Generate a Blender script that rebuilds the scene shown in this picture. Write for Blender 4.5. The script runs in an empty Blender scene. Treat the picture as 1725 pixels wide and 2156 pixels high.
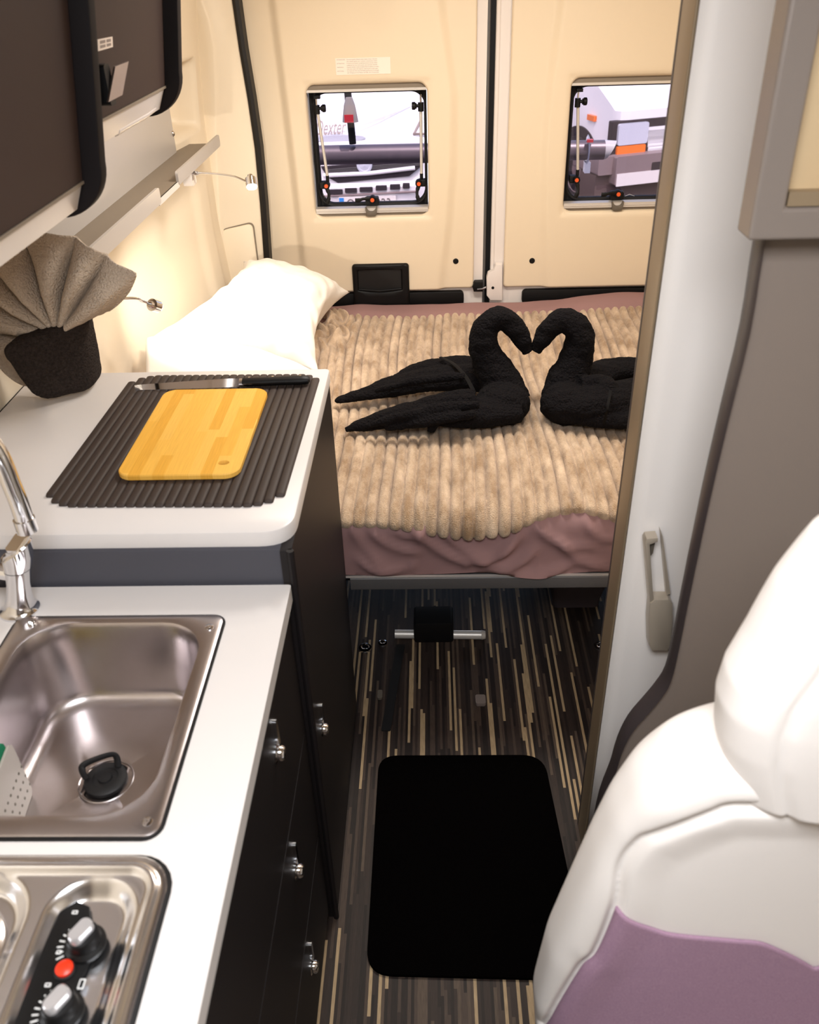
import bpy, bmesh, math, random
from mathutils import Vector, Matrix, noise
import numpy as np
random.seed(7)
S = bpy.context.scene
COL = S.collection
PI = math.pi
# ------------------------------------------------------------ camera
FPX = 1810.5; H = 1.75
def _n(v): v = np.array(v, float); return v/np.linalg.norm(v)
dY = _n((38, -1188, FPX)); dN = _n((88, 2762, FPX)); dX = np.cross(dN, dY); dX = _n(dX); dN = np.cross(dY, dX)
R_ = Matrix(((dX[0], -dX[1], -dX[2]), (dY[0], -dY[1], -dY[2]), (-dN[0], dN[1], dN[2])))
cd = bpy.data.cameras.new('camera'); cam = bpy.data.objects.new('camera', cd); COL.objects.link(cam)
cam.matrix_world = Matrix.Translation((0, 0, H)) @ R_.to_4x4()
cd.sensor_fit = 'VERTICAL'; cd.sensor_height = 30; cd.lens = 30*FPX/2156; cd.clip_start = .02; cd.clip_end = 200
cd.dof.use_dof = True; cd.dof.focus_distance = 2.5; cd.dof.aperture_fstop = 5.6
S.camera = cam
# ------------------------------------------------------------ world, sun, lights, exposure
w = bpy.data.worlds.new('sky'); S.world = w; w.use_nodes = True
nt = w.node_tree; bg = nt.nodes['Background']
sky = nt.nodes.new('ShaderNodeTexSky'); sky.sky_type = 'NISHITA'; sky.sun_disc = False
sky.sun_elevation = math.radians(48); sky.sun_rotation = math.radians(200); sky.dust_density = 3
nt.links.new(sky.outputs[0], bg.inputs[0]); bg.inputs[1].default_value = .28
def light(name, kind, loc, target, power, color=(1, 1, 1), **k):
    l = bpy.data.lights.new(name, kind); l.energy = power; l.color = color
    for a, b in k.items(): setattr(l, a, b)
    o = bpy.data.objects.new(name, l); COL.objects.link(o); o.location = loc
    o.rotation_euler = (Vector(target)-Vector(loc)).to_track_quat('-Z', 'Y').to_euler()
    return o
light('sun', 'SUN', (1.5, 3.4, 6), (0, 6, 0), 3, (1, .96, .9), angle=.01)
# front lamp added overhead to light seat and worktop; rear one is roof-hatch daylight
light('hatch_and_fill_daylight', 'AREA', (.0, .16, 1.985), (.0, .3, .5), 20, (.96, .98, 1), shape='RECTANGLE', size=.62, size_y=.5)
light('hatch_and_fill_daylight', 'AREA', (.12, 2.02, 1.955), (.12, 1.95, .5), 9, (1, .97, .93), shape='RECTANGLE', size=.3, size_y=.3)
# warm ceiling spots over the bed
light('ceiling_spot_left', 'AREA', (-.1, 2.25, 1.90), (-.2, 2.6, .6), 5, (1, .89, .73), shape='DISK', size=.22)
light('ceiling_spot_right', 'AREA', (.6, 2.15, 1.90), (.45, 2.6, .6), 5, (1, .89, .73), shape='DISK', size=.22)
S.view_settings.view_transform = 'Standard'; S.view_settings.look = 'None'
S.view_settings.exposure = 0.32; S.view_settings.gamma = 1; S.view_settings.use_curve_mapping = False

# ------------------------------------------------------------ measuring: ray of the photograph met with a plane of the van
def ray(u, v):
    r = np.array((u-862.5, v-1078, FPX)); return Vector((r@dX, r@dY, -(r@dN)))
def hx(u, v, x): r = ray(u, v); return Vector((0, 0, H))+r*(x/r.x)
def hy(u, v, y): r = ray(u, v); return Vector((0, 0, H))+r*(y/r.y)
def hz(u, v, z): r = ray(u, v); return Vector((0, 0, H))+r*((z-H)/r.z)
def ss(a, b, x):
    t = min(1, max(0, (x-a)/(b-a))); return t*t*(3-2*t)
def interp(x, pts):
    if x <= pts[0][0]: return pts[0][1]
    for (a, b), (c, d) in zip(pts, pts[1:]):
        if x <= c: return b+(d-b)*(x-a)/(c-a)
    return pts[-1][1]
def ga(x, s): return math.exp(-(x/s)**2)

# ------------------------------------------------------------ materials
def lin(c):
    return tuple((v/255/12.92 if v/255 <= .04045 else ((v/255+.055)/1.055)**2.4) for v in c)+(1,)
def mat(name, rgb, rough=.5, metal=0, bump=None, var=None, coat=0, sheen=0, emit=0, trans=0, ior=1.45, aniso=0, spec=.5):
    m = bpy.data.materials.new(name); m.use_nodes = True; t = m.node_tree; p = t.nodes['Principled BSDF']
    p.inputs['Base Color'].default_value = lin(rgb); p.inputs['Roughness'].default_value = rough; p.inputs['Metallic'].default_value = metal
    p.inputs['Coat Weight'].default_value = coat; p.inputs['Sheen Weight'].default_value = sheen; p.inputs['IOR'].default_value = ior
    p.inputs['Specular IOR Level'].default_value = spec; p.inputs['Transmission Weight'].default_value = trans; p.inputs['Anisotropic'].default_value = aniso
    if emit:
        p.inputs['Emission Color'].default_value = lin(rgb); p.inputs['Emission Strength'].default_value = emit
    tc = t.nodes.new('ShaderNodeTexCoord')
    if var:
        sc, rgb2, amt = var[:3]
        n = t.nodes.new('ShaderNodeTexNoise'); n.inputs['Scale'].default_value = sc; n.inputs['Detail'].default_value = 4
        mp = t.nodes.new('ShaderNodeMapping'); t.links.new(tc.outputs['Object'], mp.inputs[0])
        if len(var) > 3: mp.inputs['Scale'].default_value = var[3]
        t.links.new(mp.outputs[0], n.inputs['Vector'])
        r = t.nodes.new('ShaderNodeValToRGB'); r.color_ramp.elements[0].position = .5-amt; r.color_ramp.elements[1].position = .5+amt
        r.color_ramp.elements[0].color = lin(rgb); r.color_ramp.elements[1].color = lin(rgb2)
        t.links.new(n.outputs[0], r.inputs[0]); t.links.new(r.outputs[0], p.inputs['Base Color'])
    if bump:
        sc, st = bump[:2]
        n = t.nodes.new('ShaderNodeTexNoise'); n.inputs['Scale'].default_value = sc; n.inputs['Detail'].default_value = 3
        t.links.new(tc.outputs['Object'], n.inputs['Vector'])
        b = t.nodes.new('ShaderNodeBump'); b.inputs['Strength'].default_value = st; b.inputs['Distance'].default_value = bump[2] if len(bump) > 2 else .002
        t.links.new(n.outputs[0], b.inputs['Height']); t.links.new(b.outputs[0], p.inputs['Normal'])
    return m
M = {}
M['cream'] = mat('cream_plastic', (226, 209, 184), .42, bump=(420, .12, .001))
M['cream_wall'] = mat('cream_moulded_wall', (234, 220, 198), .45, bump=(300, .1, .001))
M['door_metal'] = mat('white_painted_metal', (226, 218, 214), .3)
M['rubber'] = mat('black_rubber', (14, 12, 13), .6)
M['blackp'] = mat('black_plastic', (10, 9, 10), .5, spec=.3)
M['alu'] = mat('brushed_aluminium', (214, 208, 202), .4, .4)
M['rail'] = mat('grey_metal_rail', (96, 94, 94), .45, .3)
M['worktop'] = mat('white_laminate', (214, 209, 207), .32, bump=(700, .05, .0005))
M['edge'] = mat('white_laminate_edge', (200, 192, 186), .4)
M['front'] = mat('anthracite_front', (27, 23, 24), .5, bump=(500, .06, .0006), spec=.35)
M['frontlit'] = mat('anthracite_lit', (68, 68, 76), .55)  # lighter anthracite: light on the step face put into the colour
M['brown'] = mat('dark_brown_front', (60, 46, 42), .6, bump=(400, .08, .0006), spec=.25)
M['browndark'] = mat('dark_edge_trim', (22, 17, 18), .6, spec=.2)
M['whitegloss'] = mat('white_gloss', (224, 217, 213), .2)
M['channel'] = mat('taupe_channel', (128, 116, 102), .5)
M['silverpanel'] = mat('silver_grey_panel', (190, 184, 180), .35, .2)
M['taupe'] = mat('taupe_panel', (126, 115, 108), .45, bump=(380, .15, .0008))
M['taupeedge'] = mat('dark_edge_band', (62, 55, 56), .4)
M['post'] = mat('champagne_aluminium', (150, 132, 108), .42, .35)
M['greyframe'] = mat('grey_frame', (140, 130, 124), .35, .3)
M['mirror'] = mat('beige_blind', (206, 184, 150), .5, var=(3, (188, 160, 122), .3))
M['chrome'] = mat('chrome', (225, 225, 228), .08, 1)
M['steel'] = mat('brushed_steel', (202, 196, 198), .28, 1, var=(9, (176, 167, 165), .35), bump=(260, .12, .0004))
M['steelb'] = mat('hob_steel', (234, 234, 238), .2, 1, bump=(40, .05, .001))
M['bamboo'] = None
M['mat'] = mat('brown_ribbed_rubber', (54, 43, 38), .6, bump=(900, .35, .0008))
M['pillow'] = mat('white_cotton', (240, 234, 226), .85, bump=(60, .1, .002), sheen=.1)
M['sheet'] = mat('mauve_cotton', (150, 116, 114), .8, bump=(500, .1, .0005), var=(4, (140, 108, 108), .3))
M['black_terry'] = mat('black_terry', (20, 18, 20), .95, bump=(160, 1, .012), spec=.12)
M['terry_hem'] = mat('black_woven_hem', (10, 9, 10), .7, bump=(900, .6, .001), spec=.15)
M['dark_terry'] = mat('charcoal_terry', (44, 37, 34), .95, bump=(260, 1, .012), spec=.1, var=(200, (62, 54, 50), .2))
M['grey_terry'] = mat('greige_terry', (202, 184, 166), .95, bump=(260, 1, .010), spec=.1, var=(300, (218, 202, 184), .2))
M['leather'] = mat('white_leatherette', (230, 224, 220), .5, bump=(350, .12, .0008))
M['purple'] = mat('mauve_seat_fabric', (146, 114, 138), .9, bump=(700, .5, .001), var=(500, (166, 134, 154), .25))
M['handle'] = mat('beige_metal_handle', (190, 178, 162), .35, .3)
M['white_door'] = mat('white_gloss_door', (248, 242, 238), .3)
M['floormat'] = mat('black_floor_mat', (4, 3, 3), 1.0, bump=(900, .6, .002), spec=.02)
M['yellow'] = mat('yellow_sponge', (250, 226, 90), .9, bump=(300, 1, .003))
M['green'] = mat('green_scourer', (8, 122, 84), .95, bump=(500, 1, .002))
M['caddy'] = mat('translucent_grey_plastic', (176, 168, 160), .4)
M['red'] = mat('red_button', (235, 52, 22), .35)
M['orange'] = mat('orange_button', (226, 92, 40), .4)
M['greyp'] = mat('grey_plastic', (98, 90, 80), .5)
M['paper'] = mat('white_sticker', (240, 226, 214), .5)
M['ink'] = mat('grey_print', (150, 136, 128), .7)
M['inkdark'] = mat('dark_print', (80, 70, 70), .7)
M['whiteprint'] = mat('white_print', (220, 220, 220), .6)
M['asphalt'] = mat('asphalt', (70, 62, 72), .9, bump=(40, .6, .01), var=(8, (92, 82, 90), .3))
M['carwhite'] = mat('white_car_paint', (236, 234, 236), .25, coat=.4)
M['cargrey'] = mat('grey_bumper', (128, 112, 112), .5)
M['tube'] = mat('grey_anodised_tube', (128, 116, 120), .4, .5)
M['apron'] = mat('shaded_apron', (84, 68, 66), .8)  # brown-dark shadow on the apron put into its colour
M['cardark'] = mat('dark_car_trim', (40, 32, 38), .7)
M['tyre'] = mat('tyre_rubber', (46, 40, 44), .85)
M['headlamp'] = mat('headlamp_glass', (205, 208, 220), .12, .1, bump=(60, .5, .004))
M['amber'] = mat('amber_lens', (240, 120, 50), .25)
M['blue'] = mat('blue_plate_band', (40, 130, 205), .4)
M['redlens'] = mat('red_lens', (225, 60, 70), .3)
M['lamp_on'] = mat('lit_led', (255, 226, 178), .4, emit=40)
M['knobsilver'] = mat('silver_knob', (205, 203, 206), .3, .6)
M['darkfelt'] = mat('dark_grey_felt', (34, 31, 33), .95)
M['tag'] = mat('pale_tag', (120, 108, 102), .7)
M['strap'] = mat('black_strap', (12, 11, 12), .7)
# thin glazing
def glassmat(name, tint, rough=.02, fac=.12):
    m = bpy.data.materials.new(name); m.use_nodes = True; t = m.node_tree
    for n in list(t.nodes):
        if n.type != 'OUTPUT_MATERIAL': t.nodes.remove(n)
    o = [n for n in t.nodes if n.type == 'OUTPUT_MATERIAL'][0]
    tr = t.nodes.new('ShaderNodeBsdfTransparent'); tr.inputs[0].default_value = tint
    gl = t.nodes.new('ShaderNodeBsdfGlossy'); gl.inputs['Roughness'].default_value = rough
    fr = t.nodes.new('ShaderNodeFresnel'); fr.inputs[0].default_value = 1.45
    mx = t.nodes.new('ShaderNodeMixShader')
    t.links.new(fr.outputs[0], mx.inputs[0]); t.links.new(tr.outputs[0], mx.inputs[1]); t.links.new(gl.outputs[0], mx.inputs[2]); t.links.new(mx.outputs[0], o.inputs[0])
    return m
M['pane'] = glassmat('acrylic_pane', (.86, .82, .88, 1))
# bamboo
def node_mat(name):
    m = bpy.data.materials.new(name); m.use_nodes = True; t = m.node_tree; return m, t, t.nodes['Principled BSDF']
def nn(t, typ, **k):
    n = t.nodes.new(typ)
    for a, b in k.items(): setattr(n, a, b)
    return n
def mth(t, op, a, b=None, c=None):
    n = t.nodes.new('ShaderNodeMath'); n.operation = op
    for i, v in enumerate((a, b, c)):
        if v is None: continue
        if isinstance(v, (int, float)): n.inputs[i].default_value = v
        else: t.links.new(v, n.inputs[i])
    return n.outputs[0]
def strips(name, wd, ln, stops, rough, grain, bumpd=0, gscale=(120, 6, 1)):
    """long strips along local Y: per-strip, per-length random colour + grain"""
    m, t, p = node_mat(name)
    tc = nn(t, 'ShaderNodeTexCoord'); sp = nn(t, 'ShaderNodeSeparateXYZ'); t.links.new(tc.outputs['Object'], sp.inputs[0])
    i = mth(t, 'FLOOR', mth(t, 'DIVIDE', sp.outputs[0], wd))
    wn = nn(t, 'ShaderNodeTexWhiteNoise', noise_dimensions='1D'); t.links.new(i, wn.inputs['W'])
    j = mth(t, 'FLOOR', mth(t, 'ADD', mth(t, 'DIVIDE', sp.outputs[1], ln), mth(t, 'MULTIPLY', wn.outputs[0], 7)))
    cb = nn(t, 'ShaderNodeCombineXYZ'); t.links.new(i, cb.inputs[0]); t.links.new(j, cb.inputs[1])
    w2 = nn(t, 'ShaderNodeTexWhiteNoise', noise_dimensions='2D'); t.links.new(cb.outputs[0], w2.inputs['Vector'])
    r = nn(t, 'ShaderNodeValToRGB'); r.color_ramp.interpolation = 'CONSTANT'
    els = r.color_ramp.elements
    els[0].position = stops[0][0]; els[0].color = lin(stops[0][1]); els[1].position = stops[1][0]; els[1].color = lin(stops[1][1])
    for pos, c in stops[2:]:
        e = els.new(pos); e.color = lin(c)
    t.links.new(w2.outputs[0], r.inputs[0])
    mp = nn(t, 'ShaderNodeMapping'); mp.inputs['Scale'].default_value = gscale; t.links.new(tc.outputs['Object'], mp.inputs[0])
    no = nn(t, 'ShaderNodeTexNoise'); no.inputs['Scale'].default_value = 6; no.inputs['Detail'].default_value = 5; t.links.new(mp.outputs[0], no.inputs['Vector'])
    mx = nn(t, 'ShaderNodeMix', data_type='RGBA', blend_type='MULTIPLY'); mx.inputs[0].default_value = grain
    rr = nn(t, 'ShaderNodeValToRGB'); rr.color_ramp.elements[0].position = .3; rr.color_ramp.elements[1].position = .7; rr.color_ramp.elements[0].color = (.45, .42, .4, 1)
    t.links.new(no.outputs[0], rr.inputs[0]); t.links.new(r.outputs[0], mx.inputs[6]); t.links.new(rr.outputs[0], mx.inputs[7])
    t.links.new(mx.outputs[2], p.inputs['Base Color']); p.inputs['Roughness'].default_value = rough; p.inputs['Specular IOR Level'].default_value = .25
    return m
M['floor'] = strips('striped_vinyl', .0066, .31, [(0, (38, 30, 27)), (.2, (54, 43, 38)), (.42, (74, 61, 53)), (.6, (48, 39, 35)), (.78, (88, 74, 63)), (.88, (178, 154, 120))], .55, .7)
M['bamboo'] = strips('bamboo', .0205, .19, [(0, (238, 180, 74)), (.25, (242, 186, 82)), (.5, (232, 172, 66)), (.75, (245, 191, 90))], .5, .28, gscale=(90, 3, 1))

# ------------------------------------------------------------ mesh helpers
class MB:
    def __init__(s): s.v = []; s.f = []
    def add(s, vs, fs):
        b = len(s.v); s.v += [tuple(x) for x in vs]; s.f += [tuple(b+i for i in f) for f in fs]; return s
    def box(s, x0, x1, y0, y1, z0, z1, mtx=None):
        vs = [Vector((x, y, z)) for z in (z0, z1) for y in (y0, y1) for x in (x0, x1)]
        if mtx: vs = [mtx @ v for v in vs]
        return s.add(vs, [(0, 2, 3, 1), (4, 5, 7, 6), (0, 1, 5, 4), (2, 6, 7, 3), (0, 4, 6, 2), (1, 3, 7, 5)])
    def loops(s, ls, cap0=True, cap1=True, closed=False):
        n = len(ls[0]); vs = [p for l in ls for p in l]; fs = []
        m = len(ls)
        for i in range(m if closed else m-1):
            a = i*n; b = ((i+1) % m)*n
            for j in range(n):
                k = (j+1) % n; fs.append((a+j, a+k, b+k, b+j))
        if not closed:
            if cap0: fs.append(tuple(range(n-1, -1, -1)))
            if cap1: fs.append(tuple((m-1)*n+j for j in range(n)))
        return s.add(vs, fs)
    def tube(s, pts, r, n=12, flat=1, up=None, closed=False):
        pts = [Vector(p) for p in pts]; rs = r if isinstance(r, (list, tuple)) else [r]*len(pts)
        ls = []; prev = Vector(up) if up else None
        for i, p in enumerate(pts):
            if closed: t = pts[(i+1) % len(pts)]-pts[i-1]
            else: t = pts[min(i+1, len(pts)-1)]-pts[max(i-1, 0)]
            t.normalize()
            if prev is None: prev = Vector((0, 0, 1)) if abs(t.z) < .9 else Vector((1, 0, 0))
            a = prev-t*prev.dot(t); a.normalize(); b = t.cross(a)
            if not up: prev = a
            rr = rs[i]; ra, rb = rr if isinstance(rr, tuple) else (rr*flat, rr)
            ls.append([p+a*(math.cos(2*PI*k/n)*ra)+b*(math.sin(2*PI*k/n)*rb) for k in range(n)])
        return s.loops(ls, closed=closed)
    def lathe(s, prof, c=(0, 0, 0), n=32, axis='z', mtx=None):
        c = Vector(c); ls = []
        for r, h in prof:
            l = []
            for k in range(n):
                a = 2*PI*k/n
                q = Vector((r*math.cos(a), r*math.sin(a), h))
                if axis == 'y': q = Vector((q.x, q.z, -q.y))
                if axis == 'x': q = Vector((q.z, q.x, q.y))
                if mtx: q = mtx @ q
                l.append(c+q)
            ls.append(l)
        return s.loops(ls)
    def prism(s, poly, d0, d1, axis='y', bev=0):
        """poly in the plane across axis; optional bevel at the d0 side"""
        def P(a, b, d): return {'y': (a, d, b), 'z': (a, b, d), 'x': (d, a, b)}[axis]
        if bev:
            cx = sum(p[0] for p in poly)/len(poly); cy = sum(p[1] for p in poly)/len(poly)
            def sh(k):
                return [inset(poly, k)[i] for i in range(len(poly))]
            sg = 1 if d1 > d0 else -1
            ls = [[P(a, b, d0) for a, b in sh(bev)], [P(a, b, d0+sg*bev*.3) for a, b in sh(bev*.3)], [P(a, b, d0+sg*bev) for a, b in poly], [P(a, b, d1) for a, b in poly]]
        else: ls = [[P(a, b, d0) for a, b in poly], [P(a, b, d1) for a, b in poly]]
        return s.loops(ls)
    def grid(s, nu, nv, fn):
        vs = [fn(i/(nu-1), j/(nv-1)) for j in range(nv) for i in range(nu)]
        return s.add(vs, [(j*nu+i, j*nu+i+1, (j+1)*nu+i+1, (j+1)*nu+i) for j in range(nv-1) for i in range(nu-1)])
    def build(s, name, m, parent=None, smooth=True, fix=True, loc=None, sharp=40):
        me = bpy.data.meshes.new(name); me.from_pydata(s.v, [], s.f)
        if fix:
            bm = bmesh.new(); bm.from_mesh(me); bmesh.ops.recalc_face_normals(bm, faces=bm.faces); bm.to_mesh(me); bm.free()
        me.materials.append(m)
        if smooth:
            me.shade_smooth()
            me.set_sharp_from_angle(angle=math.radians(sharp))
        o = bpy.data.objects.new(name, me); COL.objects.link(o)
        if loc is not None:
            L = Vector(loc); me.transform(Matrix.Translation(-L)); o.location = L
        if parent:
            o.parent = parent
            off = Vector((0, 0, 0)); q = parent
            while q: off += q.location; q = q.parent
            o.location = o.location-off if loc is not None else -off
        return o
def inset(poly, k):
    n = len(poly); out = []
    area = sum(poly[i][0]*poly[(i+1) % n][1]-poly[(i+1) % n][0]*poly[i][1] for i in range(n))
    sg = 1 if area > 0 else -1
    for i in range(n):
        a = Vector(poly[i-1]); b = Vector(poly[i]); c = Vector(poly[(i+1) % n])
        d1 = (b-a).normalized() if (b-a).length > 1e-9 else Vector((1, 0)); d2 = (c-b).normalized() if (c-b).length > 1e-9 else d1
        n1 = Vector((-d1.y, d1.x))*sg; n2 = Vector((-d2.y, d2.x))*sg; nm = n1+n2
        if nm.length < 1e-6: nm = n1
        nm.normalize(); out.append(tuple(b+nm*(k/max(.5, nm.dot(n1)))))
    return out
def rrect(x0, x1, y0, y1, r, n=6):
    rs = r if isinstance(r, (list, tuple)) else [r]*4; o = []
    for (cx, cy, a0, rr) in ((x1, y0, -90, rs[0]), (x1, y1, 0, rs[1]), (x0, y1, 90, rs[2]), (x0, y0, 180, rs[3])):
        sx = -1 if cx == x1 else 1; sy = -1 if cy == y1 else 1
        for k in range(n+1):
            a = math.radians(a0+90*k/n); o.append((cx+sx*rr+rr*math.cos(a), cy+sy*rr+rr*math.sin(a)))
    return o
def rquad(P, r, n=6):
    """rounded convex quad from 4 points (any plane coords)"""
    out = []; P = [Vector(p) for p in P]
    for i in range(4):
        a, b, c = P[i-1], P[i], P[(i+1) % 4]
        rr = r[i] if isinstance(r, (list, tuple)) else r
        p = b+(a-b).normalized()*rr; q = b+(c-b).normalized()*rr
        for k in range(n+1):
            t = k/n; out.append(tuple(p*(1-t)**2+b*2*t*(1-t)+q*t*t))
    return out
def tag(o, label, cat, group=None, kind=None):
    o['label'] = label; o['category'] = cat
    if group: o['group'] = group
    if kind: o['kind'] = kind
    return o
def thing(name, label, cat, loc=(0, 0, 0), group=None, kind=None):
    o = bpy.data.objects.new(name, None); COL.objects.link(o); o.location = loc; o.empty_display_size = .05
    return tag(o, label, cat, group, kind)
def spline(pts, m=8):
    P = [Vector(p) if not isinstance(p, (int, float)) else p for p in pts]; out = []
    for i in range(len(P)-1):
        a = P[max(i-1, 0)]; b = P[i]; c = P[i+1]; d = P[min(i+2, len(P)-1)]
        for k in range(m):
            t = k/m
            out.append(.5*((2*b)+(c-a)*t+(2*a-5*b+4*c-d)*t*t+(3*b-a-3*c+d)*t**3))
    out.append(P[-1]); return out
def text_mesh(txt, size, m, name, parent, mtx, ext=.0002, shear=0, align='LEFT'):
    cu = bpy.data.curves.new(name, 'FONT'); cu.body = txt; cu.size = size; cu.extrude = ext; cu.shear = shear; cu.align_x = align
    cu.resolution_u = 3
    o = bpy.data.objects.new(name+'_tmp', cu); COL.objects.link(o)
    me = bpy.data.meshes.new_from_object(o.evaluated_get(bpy.context.evaluated_depsgraph_get()))
    bpy.data.objects.remove(o); bpy.data.curves.remove(cu)
    me.transform(mtx); me.materials.clear(); me.materials.append(m)
    n = bpy.data.objects.new(name, me); COL.objects.link(n)
    if parent:
        n.parent = parent; off = Vector((0, 0, 0)); q = parent
        while q: off += q.location; q = q.parent
        n.location = -off
    return n
def remesh(o, vox, smooth=2, disp=None):
    md = o.modifiers.new('r', 'REMESH'); md.mode = 'VOXEL'; md.voxel_size = vox; md.use_smooth_shade = True
    sm = o.modifiers.new('s', 'SMOOTH'); sm.factor = .5; sm.iterations = smooth
    dg = bpy.context.evaluated_depsgraph_get(); me = bpy.data.meshes.new_from_object(o.evaluated_get(dg))
    o.modifiers.clear(); old = o.data; o.data = me; bpy.data.meshes.remove(old)
    if disp:
        nr = [v.normal.copy() for v in me.vertices]
        for v, n_ in zip(me.vertices, nr): v.co += n_*disp(v.co)
    me.shade_smooth(); return o

# ============================================================ SETTING
YD = 3.2                                   # inner face of the rear doors
XR = 1.12
# floor (in view) and rest of the van shell
fl = MB(); fl.box(-.95, 1.2, -1.2, 3.35, -.04, 0)
tag(fl.build('floor', M['floor'], smooth=False), 'dark vinyl floor printed with long thin beige and brown stripes', 'floor', kind='structure')
def xwall(y, z):
    x = -.875+.115*ss(2.2, 3.08, y)+.02*ss(1.0, .6, z)
    x += .30*max(0, z-1.25)**1.5*(1-.55*ss(2.3, 3.1, y))
    x -= .10*ss(2.30, 2.42, y)*ss(3.07, 3.035, y)*ss(1.27, 1.295, z)*ss(1.478, 1.455, z)     # moulded niche
    x += .012*ss(2.86, 2.93, y)*ss(3.06, 2.99, y)*ss(1.2, 1.1, z)                       # vertical moulded ridge
    return x
wl = MB()
ys = [-1.2, -.4, .3, .8, 1.2, 1.6]+[1.8+k*.02 for k in range(20)]+[2.2+k*.01 for k in range(98)]
zs = [0, .3, .5]+[.55+k*.01 for k in range(144)]
vs = []; fs = []
for z in zs:
    for y in ys: vs.append((xwall(y, z), y, z))
n = len(ys); k0 = len(vs)
for j in range(len(zs)-1):
    for i in range(n-1): fs.append((j*n+i, j*n+i+1, (j+1)*n+i+1, (j+1)*n+i))
wl.add(vs, fs); wl.add([(-1.0, y, z) for y in (-1.2, 3.3) for z in (-.04, 2.0)], [(0, 1, 3, 2)])
tag(wl.build('wall_left', M['cream_wall'], fix=False, sharp=80), 'cream moulded left side wall of the van beside the pillow', 'wall', kind='structure')
wr = MB(); wr.box(XR, XR+.04, -1.2, 3.3, -.04, 2.0)
tag(wr.build('wall_right', M['cream_wall'], smooth=False), 'cream right side wall behind the washroom', 'wall', kind='structure')
# ceiling with added lidded hatch; unseen front wall closed to block windscreen light
ce = MB(); a, b, c, d = -.31, .31, -.10, .42
ce.box(-.95, 1.2, -1.2, c, 2.0, 2.04).box(-.95, 1.2, d, 3.35, 2.0, 2.04).box(-.95, a, c, d, 2.0, 2.04).box(b, 1.2, c, d, 2.0, 2.04)
cei = tag(ce.build('ceiling', M['cream'], smooth=False), 'cream ceiling with an unseen hatch added above the front fill lamp', 'ceiling', kind='structure')
MB().box(a-.01, b+.01, c-.01, d+.01, 2.005, 2.02).build('hatch_lid', M['whitegloss'], cei, False)  # unseen lid added above the front fill lamp
wf = MB(); wf.box(-.95, 1.2, -1.24, -1.2, -.04, 2.04)
tag(wf.build('wall_front', M['greyframe'], smooth=False), 'unseen grey front wall, closed to block windscreen daylight', 'wall', kind='structure')
# rear corner pillar on the left with its hatch lid
pl = MB()
pts = [hy(u, v, 3.13) for u, v in [(425, 0), (440, 40), (452, 100), (455, 200), (456, 290), (463, 450), (470, 600), (474, 640)]]
zt = [1.98]+[p.z for p in pts]+[.0]; xl = [-.70]+[p.x for p in pts]+[-.79]
seal_px = [(489, 0), (504, 104), (522, 209), (537, 313), (548, 430), (557, 557), (562, 640)]
sp_ = [hy(u, v, 3.13) for u, v in seal_px]
def xseal(z): return interp(z, sorted([(p.z, p.x) for p in sp_]))
ls = []
for x, z in zip(xl, zt):
    xs = xseal(z)
    ls.append([(x-.16, 3.15, z), (x-.03, 3.135, z), (x-.006, 3.125, z), (x+.004, 3.13, z), (x+.012, 3.143, z), (xs-.02, 3.15, z), (xs-.003, 3.153, z), (xs, 3.17, z), (xs, 3.3, z), (x-.16, 3.3, z)])
pl.loops(ls)
pil = tag(pl.build('trim_1', M['cream_wall'], sharp=60), 'cream moulded rear corner pillar left of the rear doors', 'pillar', kind='structure')
q = [hy(u, v, 3.143) for u, v in [(478, 625), (467, 484), (532, 469), (552, 625)]]
MB().prism(rquad([(p.x, p.z) for p in q], [.004, .022, .022, .004]), 3.135, 3.15, bev=.003).build('hatch_lid', M['cream_wall'], pil)
q2 = inset([(p.x, p.z) for p in q], -.003)
MB().prism(rquad(q2, [.004, .024, .024, .004]), 3.1385, 3.1505).build('hatch_joint', M['channel'], pil)
MB().lathe([(0, -.004), (.007, -.003), (.008, .004)], hy(452, 610, 3.10), 16, 'y').build('screw_cap', M['whitegloss'], pil)
# black door seal
se = MB(); ls = []
for (u, v) in [(486, -25)]+seal_px+[(566, 700)]:
    p = hy(u, v, 3.15); wd = .021
    ls.append([(p.x, 3.147, p.z), (p.x+wd*.5, 3.14, p.z), (p.x+wd, 3.147, p.z), (p.x+wd, 3.215, p.z), (p.x, 3.215, p.z)])
se.loops(ls)
tag(se.build('trim_2', M['rubber']), 'black rubber door seal running up beside the left rear door', 'seal', kind='structure')

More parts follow.
